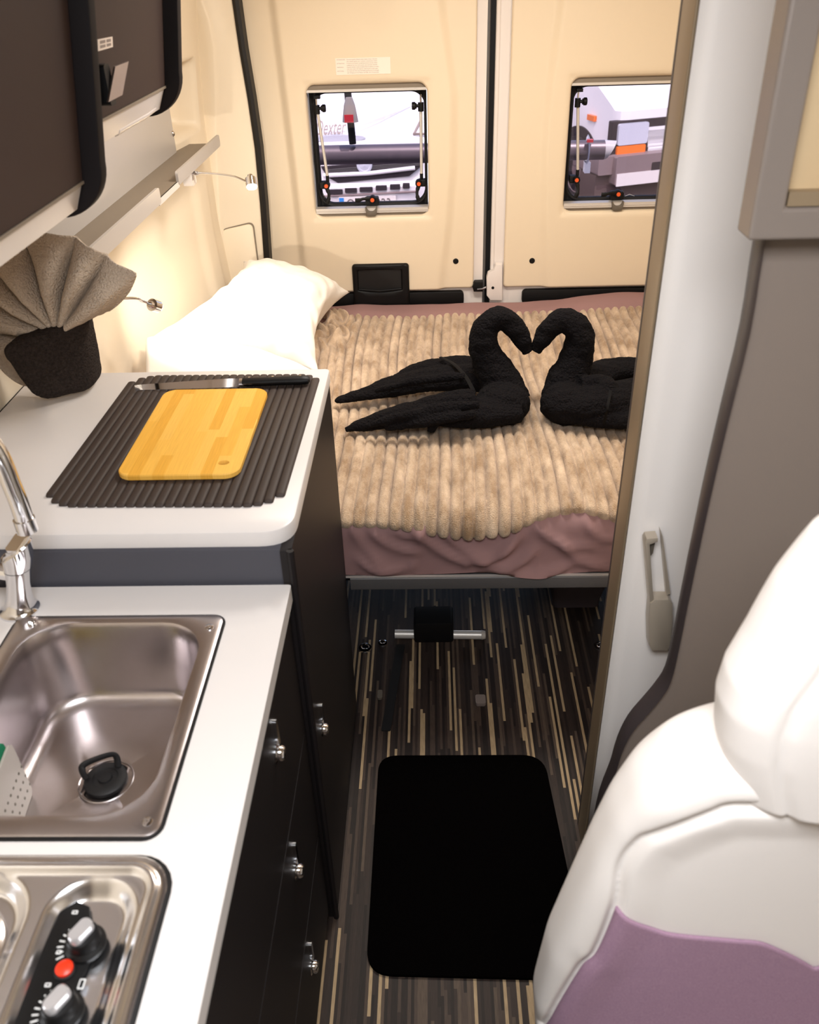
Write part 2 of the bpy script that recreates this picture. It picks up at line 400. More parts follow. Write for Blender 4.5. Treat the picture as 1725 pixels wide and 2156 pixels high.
# ---- rear doors : metal frame ring + moulded beige panel ring around the window
def raycast(poly, c, a):
    dx, dz = math.cos(a), math.sin(a); best = None
    n = len(poly)
    for i in range(n):
        x1, z1 = poly[i][0]-c[0], poly[i][1]-c[1]; x2, z2 = poly[(i+1) % n][0]-c[0], poly[(i+1) % n][1]-c[1]
        ex, ez = x2-x1, z2-z1; den = dx*ez-dz*ex
        if abs(den) < 1e-12: continue
        t = (x1*ez-z1*ex)/den; s_ = (x1*dz-z1*dx)/den
        if t > 0 and -1e-9 <= s_ <= 1+1e-9 and (best is None or t < best): best = t
    return (c[0]+dx*best, c[1]+dz*best)
def ring_panel(inner, outer, nr, yfn, ythick, name, m, parent, nang=320):
    c = (sum(p[0] for p in inner)/len(inner), sum(p[1] for p in inner)/len(inner))
    angs = sorted([2*PI*k/nang for k in range(nang)]+[math.atan2(p[1]-c[1], p[0]-c[0]) % (2*PI) for p in list(outer)+list(inner)])
    ls = []
    ls.append([(p[0], ythick, p[1]) for p in (raycast(inner, c, a) for a in angs)])
    for k in range(nr+1):
        t = k/nr; l = []
        for a in angs:
            p = raycast(inner, c, a); q = raycast(outer, c, a)
            x = p[0]+(q[0]-p[0])*t; z = p[1]+(q[1]-p[1])*t
            d = min(math.hypot(x-p[0], z-p[1]), math.hypot(x-q[0], z-q[1]))
            r = .008
            rd = r-math.sqrt(max(0, r*r-(r-min(d, r))**2))
            l.append((x, yfn(x, z)+rd, z))
        ls.append(l)
    ls.append([(p[0], ythick, p[1]) for p in (raycast(outer, c, a) for a in angs)])
    return MB().loops(ls, closed=True).build(name, m, parent, sharp=60)
def window_rect(px): # px: x0,y0(top) x1,y1
    return px
WZ0, WZ1 = .941, 1.374
W1 = (-.418, -.008); W2 = (.476, .886)
def door(i, x0, x1, W, cr, label, mirror):
    d = thing('door_%d' % i, label, 'door', ((x0+x1)/2, 3.24, .0), kind='structure')
    hole = rrect(W[0], W[1], WZ0, WZ1, .03)
    # metal door frame
    ring_panel(hole, rrect(x0, x1, .5, 1.99, .01), 3, lambda x, z: 3.222, 3.29, 'door_frame', M['door_metal'], d, 80)
    bx0, bx1 = (x0+.004, .158) if i == 1 else (.271, x1-.004)
    def yf(x, z):
        a = interp(z, cr[0]); b = interp(z, cr[1])
        rise = ss(a-.014, a+.022, x)*ss(b+.02, b-.02, x)
        y = 3.206-.016*rise
        # soft raised surround of the window
        dx = max(W[0]-x, x-W[1], 0); dz = max(WZ0-z, z-WZ1, 0); dd = math.hypot(dx, dz)
        y += .005*ga(dd-.0, .012)
        return y
    ring_panel(hole, rrect(bx0, bx1, .662, 1.985, .012), 60, yf, 3.224, 'door_panel', M['cream'], d, 420)
    # lower black grip strip
    if i == 1: gx = (hy(600, 620, YD).x, hy(977, 620, YD).x)
    else: gx = (hy(1100, 620, YD).x, x1-.05)
    MB().prism(rrect(gx[0], gx[1], .595, .652, .016), 3.203, 3.24, bev=.003).build('grip_strip', M['blackp'], d)
    for (u, v) in ([(592, 558), (960, 551)] if i == 1 else [(1121, 550)]):
        p = hy(u, v, 3.2)
        y_ = yf(p.x, p.z)
        MB().lathe([(0, -.004), (.008, -.0035), (.0105, -.001), (.0105, .012)], (p.x, y_, p.z), 24, 'y').build('screw_cover', M['blackp'], d)
    return d
crl = [[(.6, -.478), (.745, -.485), (1.1, -.49), (1.62, -.505)], [(.6, .03), (.68, .037), (.9, .065), (1.1, .081), (1.33, .084), (1.6, .043)]]
crr = [[(.6, .42), (.672, .423), (.9, .405), (1.175, .392), (1.35, .398), (1.6, .421)], [(.6, .90), (1.6, .93)]]
D1 = door(1, -.607, .193, W1, crl, 'left rear van door with beige moulded panel, black handle and instruction sticker', 0)
D2 = door(2, .222, 1.03, W2, crr, 'right rear van door with beige moulded panel, partly behind the washroom post', 0)
# door seam : dark gap, bright seal, latch
gp = MB().box(.19, .226, 3.262, 3.30, .5, 1.99)
tag(gp.build('trim_3', M['rubber'], smooth=False), 'black gap between the two rear doors', 'seal', kind='structure')
MB().tube([(.197, 3.236, z) for z in (.52, 1.0, 1.5, 1.985)], .0065, 12).build('door_seal', M['rail'], D1)
MB().tube([(.229, 3.232, z) for z in (.72, 1.0, 1.5, 1.985)], .008, 12).build('door_seal', M['door_metal'], D2)
# bulging bracket on the right door beside the seam
q = [hy(u, v, 3.2) for u, v in [(1044, 556), (1058, 556), (1058, 632), (1033, 632), (1025, 622), (1025, 585), (1028, 575), (1040, 568)]]
MB().prism([(p.x, p.z) for p in q], 3.195, 3.224, bev=.004).build('hinge_bracket', M['door_metal'], D2)
p = hy(1038, 606, 3.195); MB().lathe([(0, -.0008), (.0055, -.0008), (.0055, .004)], p, 16, 'y').build('bracket_hole', M['blackp'], D2)
q = [hy(u, v, 3.2) for u, v in [(1000, 594), (1017, 594), (1017, 614), (998, 614), (995, 604)]]
lt = MB().prism([(p.x, p.z) for p in q], 3.198, 3.23, bev=.002).build('door_latch', M['blackp'], D1)
MB().tube([hy(1005, 609, 3.192), hy(1016, 608, 3.19), hy(1024, 605, 3.19)], .0032, 8).build('latch_bar', M['chrome'], lt)
# black pull handle of the left door
q = [hy(u, v, 3.19) for u, v in [(741, 556), (861, 554), (864, 632), (741, 632)]]
mx0, mx1, mz0, mz1 = q[0].x, q[1].x, .64, q[0].z
cx = (mx0+mx1)/2
def plate(x0, x1, z0, z1, hx0, hx1, hz0, hz1, name, m, parent, y0, y1):
    hole = rrect(hx0, hx1, hz0, hz1, .006); out = rrect(x0, x1, z0, z1, .012)
    return ring_panel(hole, out, 6, lambda x, z: y0, y1, name, m, parent, 60)
ph = plate(mx0, mx1, .595, mz1, mx0+.022, mx1-.030, .672, .748, 'pull_handle', M['blackp'], D1, 3.176, 3.21)
MB().box(mx0+.018, mx1-.026, 3.184, 3.2, .668, .752).build('recess', M['rubber'], ph, False)
MB().tube([(mx0+.022, 3.178, .676), (cx-.004, 3.172, .671), (mx1-.03, 3.178, .676)], .0035, 8).build('grip', M['blackp'], ph)
# instruction sticker
a = hy(706, 123, 3.189); b = hy(823, 155, 3.189)
yb = 3.1885
stk = MB().box(a.x, b.x, yb, 3.1905, b.z, a.z).build('instruction_sticker', M['paper'], D1, False)
lines = ['Durante la guida la finestra deve restare chiusa e bloccata', 'ed e vietato aprirla con il veicolo in movimento. Pulire',
 "L'ouverture de la fenetre est interdite pendant la marche. Utiliser", "seulement de l'eau et du savon, sans produits abrasifs.",
 'Keep the window closed and locked while the vehicle is in motion.', 'Use only water and soap for cleaning the acrylic pane.',
 'Vor Antritt der Fahrt muss das Fenster geschlossen und verriegelt', 'sein. Reinigung nur mit Wasser und Seife, ohne Scheuermittel.']
Mt = lambda x, z, y=yb-.0003: Matrix.Translation((x, y, z)) @ Matrix.Rotation(PI/2, 4, 'X')
hh = (a.z-b.z)/8.8
for k, tx in enumerate(lines):
    z = a.z-hh*(k+1.05)
    text_mesh(tx, hh*.86, M['ink'], 'text_line', stk, Mt(a.x+.037, z) @ Matrix.Scale(.128/(len(tx)*hh*.43), 4, (1, 0, 0)), 0)
for k, tx in enumerate(('ATTENZIONE:', 'ATTENTION:', 'WARNING:', 'ACHTUNG:')):
    text_mesh(tx, hh*.8, M['ink'], 'text_line', stk, Mt(a.x+.004, a.z-hh*(2*k+1.05)), 0)

# ---- windows : aluminium cassette rails, black gasket, acrylic pane, stays, latches, pull
def window(i, W, label):
    x0, x1 = W; z0, z1 = WZ0, WZ1
    wd = thing('window_%d' % i, label, 'window', ((x0+x1)/2, 3.25, z0), kind='structure')
    e = .002
    MB().box(x0+e, x1-e, 3.212, 3.236, z1-.016, z1-.001).build('top_rail', M['channel'], wd, False)
    MB().box(x0+e, x1-e, 3.204, 3.232, z1-.024, z1-.016).build('top_rail', M['alu'], wd, False)
    MB().box(x0+e, x1-e, 3.206, 3.234, z0+.001, z0+.011).build('bottom_rail', M['channel'], wd, False)
    MB().box(x0+e, x1-e, 3.198, 3.234, z0+.011, z0+.028).build('bottom_rail', M['alu'], wd, False)
    MB().box(x0+e, x1-e, 3.196, 3.2, z0+.018, z0+.021).build('bottom_rail', M['edge'], wd, False)
    g = ring_panel(rrect(x0+.022, x1-.012, z0+.034, z1-.028, .045, 8), rrect(x0+e, x1-e, z0+.02, z1-.02, .004), 8,
        lambda x, z: 3.25+.01*ga(min(abs(x-x0-.022), abs(x1-.012-x)), .01), 3.275, 'gasket', M['rubber'], wd, 120)
    MB().tube([(p[0], 3.246, p[1]) for p in rrect(x0+.014, x1-.006, z0+.028, z1-.03, .05, 8)], .0028, 8, closed=True).build('gasket_bead', M['rubber'], wd)
    MB().box(x0+.01, x1-.008, 3.262, 3.266, z0+.025, z1-.02).build('pane', M['pane'], wd, False)
    sgn = 1
    for side in (0, 1):
        sx = x0+.03 if side == 0 else x1-.022
        dr = 1 if side == 0 else -1
        top = Vector((sx, 3.232, z1-.068)); bot = Vector((sx+dr*(.018 if side == 0 else .002), 3.236, z0+.135))
        st = MB().tube([top, bot], .0052, 10).build('window_stay', M['alu'], wd)
        MB().tube([top+Vector((0, 0, .028)), top+Vector((0, 0, -.002))], .003, 8).build('stay_rod', M['chrome'], st)
        MB().box(sx-.007, sx+.010*dr+.004, 3.222, 3.245, z1-.046, z1-.036).build('stay_bracket', M['blackp'], st, False)
        MB().tube([top+Vector((0, 0, .002)), top+Vector((0, 0, -.026))], .0098, 12).build('stay_clamp', M['blackp'], st)
        kx = top.x+dr*.006
        MB().lathe([(.005, 0), (.0055, dr*.008), (.010, dr*.009), (.009, dr*.012), (.0125, dr*.0135), (.0125, dr*.023), (.010, dr*.025), (0, dr*.025)], (kx, 3.228, top.z-.008), 14, 'x').build('knob', M['blackp'], st)
        MB().tube([bot, bot+Vector((0, 0, -.025))], .006, 10).build('stay_foot', M['blackp'], st)
        # latch with orange button and lever hanging down
        lx = x0+.044 if side == 0 else x1-.034; lz = z0+.104
        L = MB()
        L.prism(rrect(min(lx, lx-dr*.024), max(lx, lx-dr*.024), lz-.012, lz+.012, .004), 3.222, 3.25, bev=.002)
        L.lathe([(0, -.014), (.010, -.014), (.0125, -.010), (.0125, .014)], (lx, 3.226, lz), 20, 'y')
        L.tube(spline([(lx+dr*.001, 3.218, lz-.008), (lx+dr*.007, 3.214, lz-.028), (lx+dr*.005, 3.21, lz-.045), (lx-dr*.001, 3.21, lz-.058)], 5), [(.004, .0075)]*4+[(.0035, .0055)]*5+[(.0035, .0075)]*7, 10, up=(0, 1, 0))
        la = L.build('window_latch', M['blackp'], wd)
        MB().lathe([(0, -.018), (.006, -.018), (.0072, -.016), (.0072, -.012)], (lx, 3.226, lz), 16, 'y').build('latch_button', M['orange'], la)
    lx = (x0+x1)/2-.006+(.004 if i == 1 else -.006); lz = z0+.052
    L = MB(); L.prism(rrect(lx-.022, lx+.026, lz-.022, lz+.006, .006), 3.222, 3.25, bev=.002)
    L.lathe([(0, -.014), (.010, -.014), (.0125, -.010), (.0125, .014)], (lx+.004, 3.226, lz), 20, 'y')
    L.tube(spline([(lx-.006, 3.216, lz+.004), (lx-.028, 3.212, lz+.005), (lx-.045, 3.21, lz+.001), (lx-.058, 3.21, lz+.001)], 5), [(.004, .0075)]*4+[(.0035, .0055)]*5+[(.0035, .0078)]*7, 10, up=(0, 1, 0))
    la = L.build('window_latch', M['blackp'], wd)
    MB().lathe([(0, -.018), (.006, -.018), (.0075, -.016), (.0075, -.012)], (lx+.004, 3.226, lz), 16, 'y').build('latch_button', M['orange'], la)
    # grey crescent blind pull
    cx, cz = lx+.0, z0+.026
    poly = [(cx-.022, cz+.006), (cx-.018, cz-.020), (cx-.012, cz-.024), (cx+.012, cz-.024), (cx+.018, cz-.020), (cx+.022, cz+.006), (cx+.018, cz+.008)]
    poly += [(cx+.0165*math.cos(a), cz+.006-.0145*math.sin(a)) for a in [PI*k/10 for k in range(1, 10)]]+[(cx-.018, cz+.008)]
    MB().prism(poly, 3.186, 3.2, bev=.0012).build('blind_pull', M['greyp'], wd)
    return wd
WI1 = window(1, W1, 'left rear window with black stays and orange buttoned latches, motorhome outside')
WI2 = window(2, W2, 'right rear window, its right part hidden by the washroom post')
q = [hy(u, v, 3.26) for u, v in [(1315, 430), (1314, 414), (1326, 409), (1337, 413), (1336, 430)]]
MB().tube([(p.x, 3.26, p.z) for p in q], .0008, 5, closed=True).build('etched_mark', M['whiteprint'], WI2)

# ============================================================ BED
ZT = .612; YF = 1.70; RB = .05
xb0, xb1 = -.85, 1.09
def ztop(x, y):
    return ZT+.012*math.sin(x*5+1)*math.sin(y*4)+.006*noise.noise(Vector((x*6, y*6, 0)))+.018*ss(2.95, 3.12, y)*ss(.45, .7, x)
def profile(x, s, off=0):
    """s = distance back from the top front edge; negative runs down the front face"""
    if s >= 0: return Vector((x, YF+RB+s, ztop(x, YF+RB+s)+off))
    zc = ztop(x, YF+RB)-RB; a = -s/RB
    if a < PI/2: return Vector((x, YF+RB-(RB+off)*math.sin(a), zc+(RB+off)*math.cos(a)))
    return Vector((x, YF-off, zc-(-s-RB*PI/2)))
bed = thing('bed_base', 'grey bed frame rail under the mattress across the rear of the van', 'bed', (.12, 1.72, .40))
fr = MB(); fr.prism(rrect(1.690, 1.722, .409, .446, .004, 3), -.212, xb1, 'x')
fr.build('front_rail', M['rail'], bed)
MB().box(xb0+.1, xb1, 1.73, 3.14, .41, .45).build('slat_board', M['darkfelt'], bed, False)
MB().box(xb0+.1, xb1, 1.693, 1.70, .446, .4485).build('rail_trim', M['alu'], bed, False)
for xx in (-.74, 1.05): MB().box(xx, xx+.04, 1.80, 3.1, .0, .43).build('support_wall', M['darkfelt'], bed, False)
# mattress with sheet
ms = MB(); NU, NS = 300, 150
def folds(x, z):
    """wrinkles of the hanging sheet: sagging diagonal folds"""
    f = 0
    for (xa, za, xb, zb, wd, am) in FOLDS:
        t = ((x-xa)*(xb-xa)+(z-za)*(zb-za))/((xb-xa)**2+(zb-za)**2)
        tt = min(1, max(0, t)); px = xa+(xb-xa)*tt; pz = za+(zb-za)*tt-.02*math.sin(PI*tt)
        d = math.hypot(x-px, z-pz); f += 1.5*am*ga(d, wd)*math.sin(PI*min(1, max(0, .1+.8*tt)))
    return f
rnd = random.Random(5)
FOLDS = [(-.20, .60, -.13, .48, .014, .016), (-.16, .59, -.04, .52, .012, .014), (-.10, .58, -.02, .60, .012, .010), (-.05, .60, .07, .49, .014, .022), (-.04, .56, -.06, .47, .012, .012), (.02, .59, .12, .50, .014, .018),
 (.08, .49, .20, .56, .016, .022), (.12, .47, .24, .52, .014, .018), (.20, .60, .16, .52, .012, .012), (.24, .59, .38, .53, .013, .014), (.26, .58, .25, .47, .007, .006), (.30, .55, .41, .47, .014, .018), (.36, .60, .44, .55, .012, .014), (.16, .46, .34, .48, .012, .014), (-.19, .50, -.08, .47, .012, .014)]
def sheet(u, v):
    s = -.22+v*(1.44+.22); xa_ = xwall(YF+RB+max(0, s), .6)+.012; x = xa_+(xb1-xa_)*u
    p = profile(x, s)
    if s < .02: p.y -= folds(x, p.z)*(ss(.06, -.03, s)); 
    nz = noise.noise(Vector((x*9, s*9, 2)))
    if s > 0: p.z += .004*nz
    else: p.y -= .006*nz
    p.z = max(p.z, .4505+.004*math.sin(x*17))
    if v == 0: p.y = 1.8
    if s > 1.40: p.z -= .03*ss(1.40, 1.44, s)**2
    if s > 1.28: p.z += .010*ss(1.28, 1.34, s)+.012*ss(.3, .6, x)*ss(1.28, 1.36, s)
    return p
ms.grid(NU, NS, sheet)
mt = ms.build('mattress', M['sheet'], sharp=80, loc=(.12, 2.4, .456), fix=False)
MB().box(-.70, xb1-.02, 1.85, 3.06, .453, .55).build('mattress_core', M['sheet'], mt, False)
tag(mt, 'mattress under a crumpled mauve fitted sheet hanging over the grey rail', 'mattress')
# ribbed blanket
PITCH = .0288
bx0, bx1 = -.395, 1.07
def frontedge(x): return interp(x, [(-.4, -.035), (-.219, -.045), (-.129, -.05), (0, -.075), (.091, -.088), (.179, -.075), (.24, -.045), (.283, -.03), (.34, -.022), (.40, -.035), (.47, -.05), (1.1, -.05)])
nu = int((bx1-bx0)/PITCH)*11; nv = 250
pb = []; 
def blanket(u, v):
    x = bx0+(bx1-bx0)*u; ph = (x-bx0)/PITCH
    q_ = 2*(ph-math.floor(ph))-1; rib = math.sqrt(max(0, 1-abs(q_)**2.3))
    lump = noise.noise(Vector((math.floor(ph)*7.3, v*26, 0)))
    h = .003+.019*rib*(1+.25*lump)
    s0 = frontedge(x)-.006*rib; s1 = 1.275+.010*rib+.010*math.sin(x*6)+.02*ss(.5, .9, x)
    # taper at both ends, so that each rib ends in a round bump
    L = (s1-s0); e = min(v, 1-v)*L
    end = math.sqrt(max(0, 1-(1-min(e/.014, 1))**2))
    h = h*end-.003*(1-end)
    s = s0+L*v
    sx = x+.010*math.sin(s*5+x*2)+.012*math.sin(s*3)*(x-.2)-.05*(s-.6)*(x+.05)*.0
    # crumpled left back corner near the pillow
    cr = ss(-.24, -.34, x)*ss(.9, 1.05, s)
    p = profile(sx, s, h)
    p.x += (-.02*cr*math.sin(s*40)); p.z += .016*cr*(1+math.sin(x*90+s*60)) if s > 0 else 0
    p.z += .0012*noise.noise(Vector((x*240, s*240, 1)))+.0012*noise.noise(Vector((x*110, s*110, 5)))
    return p
bl = MB().grid(nu, nv, blanket)
bm_, t, p_ = node_mat('plush_ribbed_blanket'); M['blanket'] = bm_
tc = nn(t, 'ShaderNodeTexCoord'); mp = nn(t, 'ShaderNodeMapping'); mp.inputs['Scale'].default_value = (2.2, 1, 1); t.links.new(tc.outputs['Object'], mp.inputs[0])
n1 = nn(t, 'ShaderNodeTexNoise'); n1.inputs['Scale'].default_value = 9; n1.inputs['Detail'].default_value = 6; n1.inputs['Roughness'].default_value = .7; t.links.new(mp.outputs[0], n1.inputs['Vector'])
r1 = nn(t, 'ShaderNodeValToRGB'); r1.color_ramp.elements[0].position = .36; r1.color_ramp.elements[1].position = .68
r1.color_ramp.elements[0].color = lin((150, 120, 88)); r1.color_ramp.elements[1].color = lin((214, 188, 160)); t.links.new(n1.outputs[0], r1.inputs[0])
t.links.new(r1.outputs[0], p_.inputs['Base Color']); p_.inputs['Roughness'].default_value = .95; p_.inputs['Sheen Weight'].default_value = .3
n2 = nn(t, 'ShaderNodeTexNoise'); n2.inputs['Scale'].default_value = 330; n2.inputs['Detail'].default_value = 3; t.links.new(tc.outputs['Object'], n2.inputs['Vector'])
b2 = nn(t, 'ShaderNodeBump'); b2.inputs['Strength'].default_value = .9; b2.inputs['Distance'].default_value = .004; t.links.new(n2.outputs[0], b2.inputs['Height']); t.links.new(b2.outputs[0], p_.inputs['Normal'])
tag(bl.build('blanket', M['blanket'], sharp=120, loc=(.3, 2.3, .62), fix=False), 'beige plush ribbed blanket spread over the bed', 'blanket')

# ---- pillow
A = Vector((-.80, 2.28, .85)); B = Vector((-.665, 3.02, .84)); C_ = Vector((-.30, 3.08, .70)); D = Vector((-.345, 2.42, .665))
def pil_s(side):
    def f(u, v):
        # u from wall side to bed side, v from camera to the back
        P0 = A.lerp(B, v); P1 = D.lerp(C_, v); P = P0.lerp(P1, u)
        nrm = (D-A).cross(B-A).normalized()
        a = abs(2*u-1); b = abs(2*v-1)
        # sides pulled in, corners out
        inn = .075*(1-b**2)*(2*u-1)*a**3; P -= (D-A).normalized()*inn
        inn = .06*(1-a**2)*(2*v-1)*b**3; P -= (B-A).normalized()*inn
        h = ((1-a**2.6)*(1-b**2.6))**.55
        wr_ = .006*noise.noise(Vector((u*9, v*12, 3)))*(1+2*max(a, b)**3)
        # gathered creases near the edges
        wr_ += .006*math.sin(18*math.atan2(v-.5, u-.5)+3*noise.noise(Vector((u*3, v*3, 0))))*max(a, b)**4*(1-max(a, b)**8)
        hh = h*(.115 if side > 0 else .075)
        return P+nrm*(hh+wr_*(1 if side > 0 else .3)*min(1, h*4))*side
    return f
pm = MB(); N = 70; vs = []; 
for side in (1, -1): pm.grid(N, N, pil_s(side))
po = pm.build('pillow', M['pillow'], sharp=85, fix=False, loc=(-.55, 2.7, .64))
bmx = bmesh.new(); bmx.from_mesh(po.data); bmesh.ops.remove_doubles(bmx, verts=bmx.verts, dist=.0004); bmesh.ops.recalc_face_normals(bmx, faces=bmx.faces); bmx.to_mesh(po.data); bmx.free()
tag(po, 'plump white pillow leaning on the left wall under the lit reading lamps', 'pillow')
# open end of the pillow case hanging toward the worktop
def flap(u, v):
    P = A.lerp(D, u)+Vector((-.004, -.0, 0)); out = Vector((.02, -.16-.03*math.sin(u*9), -.06-.10*ss(0, 1, v)))
    q = P+out*v+Vector((0, 0, .045*math.sin(PI*u)**.7*(1-v)**1.0+.05*math.sin(PI*u)*v)); q.z += .006*math.sin(u*26+v*3)*v+.01*noise.noise(Vector((u*5, v*4, 1))); 
    q.z = max(q.z, .655); return q
fo = MB().grid(40, 24, flap).build('case_flap', M['pillow'], po, sharp=90, fix=False)
md = fo.modifiers.new('t', 'SOLIDIFY'); md.thickness = .004
# tip of the pillow case corner
def sheet2(u, v): return Vector((0, 0, 0))

# ---- towel swans
def swan(name, label, neck, nr, body, fold_list, hem, beak_flat=.8):
    mb = MB()
    P = spline(neck, 6); Rr = [x for x in spline(nr, 6)]
    mb.tube(P, [(r*.92, r) for r in Rr], 18, up=(0, 1, 0))
    for (c, rx, ry, rz) in body:
        ls = []
        for i in range(13):
            th = PI*i/12
            ls.append([Vector(c)+Vector((rx*math.sin(th)*math.cos(2*PI*k/20), ry*math.sin(th)*math.sin(2*PI*k/20), rz*math.cos(th))) for k in range(20)])
        mb.loops(ls)
    for pts, rs, fl_ in fold_list:
        P = spline(pts, 6); Rr = spline(rs, 6)
        mb.tube(P, [(max(.003, r*fl_), max(.004, r)) for r in Rr], 16, up=(0, 0, 1))
    o = mb.build(name, M['black_terry'])
    def dsp(co):
        return .0045*noise.noise(Vector((co.x*14, co.y*55, co.z*40)))+.002*noise.noise(co*60)+.0014*noise.noise(co*220)
    remesh(o, .0042, 2, dsp)
    c = Vector(body[0][0]); c.z = .63
    o.data.transform(Matrix.Translation(-c)); o.location = c
    tag(o, label, 'towel', 'towel swans on the bed')
    for pts, wd in hem:
        h = MB(); P = spline(pts, 6)
        h.tube(P, [(.0016, wd)]*len(P), 10, up=(0, 0, 1)); h.build('woven_hem', M['terry_hem'], o)
    return o
g = lambda u, v, z: hz(u, v, z)
Ys = 2.26
k1 = [hy(1075, 852, 2.22), hy(1052, 800, 2.25), hy(1028, 755, Ys), hy(1018, 715, Ys), hy(1028, 684, Ys), hy(1056, 671, Ys), hy(1082, 688, Ys), hy(1100, 715, Ys), hy(1112, 742, Ys-.005)]
swan('towel_swan', 'black towel folded as a swan with both wing tips showing, left of the pair', k1,
 [.062, .058, .047, .041, .036, .032, .029, .026, .015],
 [(g(1058, 850, .685), .078, .07, .058)],
 [([g(1060, 800, .70), g(960, 795, .70), g(860, 806, .685), g(775, 828, .668), g(706, 844, .652)], [.06, .055, .046, .030, .010], .62),
  ([g(1040, 775, .70), g(960, 768, .70), g(890, 778, .68), g(810, 808, .66)], [.045, .046, .040, .016], .5),
  ([g(1090, 862, .68), g(990, 868, .69), g(890, 868, .685), g(800, 885, .668), g(727, 905, .650)], [.05, .058, .048, .034, .010], .66),
  ([g(1000, 838, .72), g(930, 845, .715), g(870, 862, .69), g(830, 888, .66)], [.028, .026, .02, .012], .9),
  ([g(1010, 852, .742), g(920, 862, .728), g(820, 884, .70), g(770, 897, .68)], [.012, .014, .012, .006], 1),
  ([g(1000, 872, .73), g(900, 888, .70), g(810, 902, .675)], [.010, .014, .008], 1),
  ([g(980, 792, .748), g(880, 802, .728), g(790, 824, .695)], [.010, .013, .007], 1),
  ([g(980, 862, .72), g(930, 878, .705), g(905, 905, .665)], [.014, .016, .014], .9)],
 [([g(928, 752, .725), g(955, 766, .742), g(980, 792, .748), g(996, 820, .742)], .006)])
k2 = [hy(1180, 845, 2.22), hy(1195, 800, 2.25), hy(1212, 760, Ys), hy(1221, 718, Ys), hy(1214, 690, Ys), hy(1186, 674, Ys), hy(1160, 688, Ys), hy(1142, 712, Ys), hy(1127, 740, Ys-.005)]
swan('towel_swan', 'black towel swan, right one of the pair, its tail hidden behind the washroom post', k2,
 [.060, .057, .048, .042, .037, .032, .029, .026, .015],
 [(g(1192, 850, .685), .072, .07, .056)],
 [([g(1190, 850, .69), g(1260, 845, .70), g(1340, 828, .70), g(1420, 800, .69), g(1500, 790, .66)], [.062, .066, .062, .045, .012], .62),
  ([g(1215, 800, .70), g(1290, 778, .70), g(1360, 775, .69), g(1440, 780, .66)], [.05, .052, .045, .012], .55),
  ([g(1200, 870, .67), g(1270, 876, .67), g(1350, 878, .67), g(1440, 870, .655)], [.04, .046, .042, .012], .6),
  ([g(1225, 806, .73), g(1262, 802, .738), g(1284, 820, .735), g(1278, 890, .66)], [.022, .026, .022, .012], .7)],
 [([g(1286, 822, .748), g(1280, 855, .73), g(1272, 892, .675)], .004)])

# ============================================================ KITCHEN
ZL, ZU = .915, 1.005; XF = -.22
# tall rear cabinet beside the bed
tc_ = thing('tall_cabinet', 'tall dark cabinet at the end of the kitchen beside the bed', 'cabinet', (-.5, 1.38, 0))
MB().prism(rrect(1.078, 1.688, 0.0, .978, .004, 2), -.85, -.24, 'x').build('body', M['frontlit'], tc_)
MB().prism(rrect(1.072, 1.688, 0.0, .978, .004, 2), -.24, -.222, 'x', 0).build('side_panel', M['front'], tc_)
MB().tube([(-.224, 1.073, z) for z in (0.0, .5, .978)], .006, 8).build('corner_trim', M['front'], tc_)
def latch(parent, y, z, x, tall=False):
    L = MB(); L.lathe([(0, .014), (.009, .013), (.0115, .010), (.0115, .004), (.015, .002), (.015, 0)], (x, y, z), 20, 'x')
    o = L.build('push_lock', M['chrome'], parent)
    MB().prism(rrect(y+.006, y+.016, z+.006, z+.056, .004), x, x+.005, 'x').build('lock_glint', M['chrome'], parent)  # highlight of the door edge plate, built as a chrome strip
latch(tc_, 1.145, .505, -.222)
# upper worktop
up = [(-.86, 1.085), (XF, 1.085), (XF, 1.70), (-.86, 1.70)]
wt = MB().prism(rquad(up, [.001, .055, .012, .001], 8), ZU, .978, 'z', bev=.004)
tag(wt.build('worktop', M['worktop'], loc=(-.54, 1.4, .978)), 'white upper worktop with rounded corner holding mat and board', 'worktop', 'kitchen worktops')
# base cabinet with drawers
bc = thing('base_cabinet', 'dark kitchen base unit with chrome push locks facing the aisle', 'cabinet', (-.5, .5, 0))
MB().box(-.85, -.25, -.25, 1.07, .06, .08).box(-.85, -.83, -.25, 1.07, .08, .884).box(-.85, -.25, -.25, -.23, .08, .884).box(-.85, -.25, 1.05, 1.07, .08, .884).box(-.262, -.25, -.23, 1.05, .08, .884).build('body', M['front'], bc, False)
MB().box(-.85, -.27, -.25, 1.07, 0, .06).build('plinth', M['blackp'], bc, False)
for (z0, z1, y0, y1, lz) in ((.603, .882, .30, 1.05, .790), (.315, .598, .30, 1.05, .510), (.065, .310, .30, 1.05, .225)):
    dwr = MB().prism(rrect(y0, y1, z0, z1, .006, 3), -.25, -.234, 'x', 0).build('drawer', M['front'], bc)
    latch(dwr, .845, lz-.008, -.234)
MB().prism(rrect(-.24, .295, .065, .882, .006, 3), -.25, -.234, 'x').build('door', M['front'], bc)
MB().box(-.25, -.236, 1.051, 1.07, .03, .884).build('corner_strip', M['front'], bc, False)
